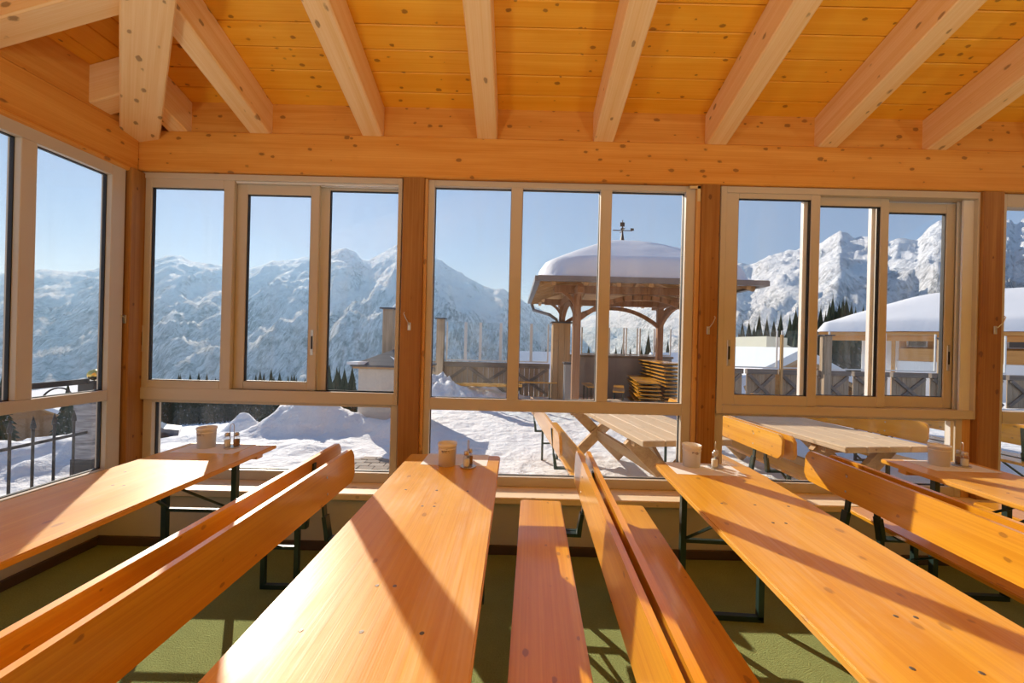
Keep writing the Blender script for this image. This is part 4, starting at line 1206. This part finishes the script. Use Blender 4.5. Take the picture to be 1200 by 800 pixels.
# the big snow-roofed house: front eave turned towards the veranda
LX, LY, ZB = 24.0, 13.0, -9.0
t = empty('large_house', (21.6, 28.0, ZB), R(-45.6), 'large white house with a huge snow-covered roof and wooden balcony', 'house')
def hb(nm, mat, x0, x1, y0, y1, z0, z1, par=None, bev=.02):
    m = MB(); m.box(x0, x1, y0, y1, z0 - ZB, z1 - ZB, bev); return m.build(nm, mat, par or t)
ez, rz_ = 2.78, 5.55
hb('walls', M['white'], 2.2, LX - 2, 1.8, LY - 1.8, ZB, ez)
a = [(0, 0, ez - ZB), (LX, 0, ez - ZB), (LX, LY, ez - ZB), (0, LY, ez - ZB)]
b_ = [(5.6, LY / 2, rz_ - ZB), (LX - 5.6, LY / 2, rz_ - ZB)]
lo = [(x, y, z - .22) for x, y, z in a]
m = MB(); m._add(lo + a + b_, [(3, 2, 1, 0), (0, 1, 5, 4), (1, 2, 6, 5), (2, 3, 7, 6), (3, 0, 4, 7), (4, 5, 9, 8), (5, 6, 9), (6, 7, 8, 9), (7, 4, 8)])
m.build('roof', M['house_wood'], t)
bm = bmesh.new(); NX, NY = 70, 40; V = []
for i in range(NX + 1):
    row = []
    for j in range(NY + 1):
        x = -.12 + (LX + .24) * i / NX; y_ = -.12 + (LY + .24) * j / NY
        d = max(0, min(x + .12, LX + .12 - x)) / 5.7; e = max(0, min(y_ + .12, LY + .12 - y_)) / (LY / 2 + .12)
        k = -math.log(math.exp(-9 * d) + math.exp(-9 * e)) / 9
        k = max(0.0, min(d, e) * .6, min(1.0, k)); k = k - .10 * k ** 6
        row.append(bm.verts.new((x, y_, ez - ZB + .03 + (rz_ - ez) * k + .60 * min(1, min(d, e) * 14) ** .5 + .07 * fbm(x, y_, .35))))
    V.append(row)
for i in range(NX):
    for j in range(NY): bm.faces.new((V[i][j], V[i + 1][j], V[i + 1][j + 1], V[i][j + 1]))
m = MB(); m.bm.free(); m.bm = bm; m.build('roof_snow', M['roof_snow'], t, smooth=True)
for x0, x1 in ((4.1, 5.9), (7.9, 13.5)):
    hb('balcony', M['house_wood'], x0, x1, .7, 1.8, .95, 1.75)
    hb('timber_wall', M['house_wood'], x0, x1, 1.62, 1.82, 1.75, 2.6)
for wx in (4.45, 8.6, 11.0):
    f = hb('window', M['white'], wx, wx + .95, 1.55, 1.63, 1.85, 2.5)
    hb('pane', M['dark_glass'], wx + .08, wx + .87, 1.53, 1.60, 1.92, 2.43, f, .004)
hb('eave_post', M['house_wood'], .25, .50, .3, .55, ZB, 2.56)
hb('eave_post', M['house_wood'], 3.75, 3.95, .5, .7, ZB, 2.56)
hb('eave_beam', M['house_wood'], .2, LX - .5, .35, .60, 2.22, 2.55)
hb('white_band', M['white'], 4.0, 14.0, .75, 1.8, .1, .94)

# parked car
t = empty('parked_car', (-26.1, 27.5, ground(-26.1, 27.5) - .05), R(35), 'dark car parked in the snow far below the left window', 'car')
m = MB()
prof = [(-2.1, .35), (2.1, .35), (2.15, .75), (1.3, .95), (.6, 1.42), (-1.2, 1.45), (-1.95, .98), (-2.15, .8)]
m.prism(prof, lambda p: (p[0], -.85, p[1]), lambda p: (p[0], .85, p[1])); m.build('body', M['car'], t)
m = MB(); m.prism([(-1.1, .98), (1.0, .98), (.5, 1.36), (-1.0, 1.38)], lambda p: (p[0], -.87, p[1]), lambda p: (p[0], .87, p[1])); m.build('side_glass', M['dark_glass'], t)
m = MB(); m.box(-1.2, .6, -.8, .8, 1.44, 1.62, .06); m.build('roof_snow', M['roof_snow'], t)
for x in (-1.3, 1.3):
    for s in (-1, 1):
        m = MB(); m.tube([(x, s * .72, .33), (x, s * .90, .33)], .33, 16); m.build('wheel', M['gasket'], t)

# ------------------------------------------------------------------ light
SAZ, SEL = R(-33.7), R(27.0)
sun = bpy.data.lights.new('sun', 'SUN'); sun.energy = 6.3; sun.angle = R(.55); sun.color = (1.0, .93, .82)
so = bpy.data.objects.new('sun', sun); COL.objects.link(so)
tosun = Vector((math.sin(SAZ) * math.cos(SEL), math.cos(SAZ) * math.cos(SEL), math.sin(SEL)))
so.rotation_euler = tosun.to_track_quat('Z', 'Y').to_euler(); so.location = tosun * 60

W = bpy.data.worlds.new('World'); S.world = W; W.use_nodes = True
nt = W.node_tree; nt.nodes.clear()
sky = nt.nodes.new('ShaderNodeTexSky'); sky.sky_type = 'NISHITA'; sky.sun_disc = False
sky.sun_elevation = SEL; sky.sun_rotation = -SAZ if False else SAZ
sky.altitude = 1600; sky.air_density = 1.0; sky.dust_density = .25; sky.ozone_density = 1.2
bg = nt.nodes.new('ShaderNodeBackground'); bg.inputs[1].default_value = .655
wo = nt.nodes.new('ShaderNodeOutputWorld')
sc_ = nt.nodes.new('ShaderNodeMix'); sc_.data_type = 'RGBA'; sc_.blend_type = 'MULTIPLY'; sc_.inputs[0].default_value = 1; sc_.inputs[7].default_value = (.14, .14, .14, 1)
gm = nt.nodes.new('ShaderNodeGamma'); gm.inputs[1].default_value = .28
nt.links.new(sky.outputs[0], sc_.inputs[6]); nt.links.new(sc_.outputs[2], gm.inputs[0])
hs = nt.nodes.new('ShaderNodeHueSaturation'); hs.inputs['Saturation'].default_value = 2.15
nt.links.new(gm.outputs[0], hs.inputs['Color']); tn = nt.nodes.new('ShaderNodeMix'); tn.data_type = 'RGBA'; tn.blend_type = 'MULTIPLY'; tn.inputs[0].default_value = 1; tn.inputs[7].default_value = (.95, .95, 1.10, 1)
nt.links.new(hs.outputs[0], tn.inputs[6]); nt.links.new(tn.outputs[2], bg.inputs[0]); nt.links.new(bg.outputs[0], wo.inputs[0])

# unseen fill lights on stands, added behind the camera to brighten ceiling and room
for i, (x, y, lab) in enumerate(((-1.3, -1.1, 'added fill light on a black stand behind the left benches, out of the frame'), (1.9, -1.3, 'added fill light on a black stand behind the middle of the room, out of the frame'), (5.4, -1.3, 'added fill light on a black stand at the right of the room, out of the frame'))):
    t = empty('added_fill_lamp', (x, y, 0), 0, lab, 'fill light', 'added fill lights')
    m = MB(); m.lathe([(.0001, 0), (.15, 0), (.15, .02), (.02, .035), (.0001, .035)], 28); m.build('base', M['black_steel'], t)
    m = MB(); m.tube([(0, 0, .03), (0, 0, 1.68)], .014, 10); m.build('pole', M['black_steel'], t)
    m = MB(); m.lathe([(.0001, 1.67), (.10, 1.70), (.26, 1.80), (.265, 1.80), (.11, 1.69), (.0001, 1.66)], 32); m.build('bowl', M['black_steel'], t)
    L = bpy.data.lights.new('fill_light', 'AREA'); L.shape = 'DISK'; L.size = .48; L.energy = 66; L.color = (1.0, .95, .88)
    o = bpy.data.objects.new('fill_light', L); COL.objects.link(o); o.parent = t; o.location = (0, 0, 1.805); o.rotation_euler = (R(180), 0, 0)

# ------------------------------------------------------------------ camera
cam = bpy.data.cameras.new('camera'); co = bpy.data.objects.new('camera', cam); COL.objects.link(co)
cam.sensor_width = 36; cam.lens = 460 / 1200 * 36; cam.clip_end = 9000; cam.clip_start = .02
cam.shift_x = -4 / 1200; cam.shift_y = 1 / 1200
co.matrix_world = Matrix.Translation((0, 0, CAMH)) @ Matrix.Rotation(R(90), 4, 'X') @ Matrix.Rotation(R(1.4), 4, 'Z')
S.camera = co
S.cycles.transparent_max_bounces = 32; S.cycles.max_bounces = 10; S.cycles.diffuse_bounces = 6
S.cycles.use_denoising = True
S.cycles.sample_clamp_indirect = 8
S.view_settings.view_transform = 'Standard'; S.view_settings.look = 'None'; S.view_settings.exposure = 0; S.view_settings.gamma = 1
S.view_settings.use_curve_mapping = False
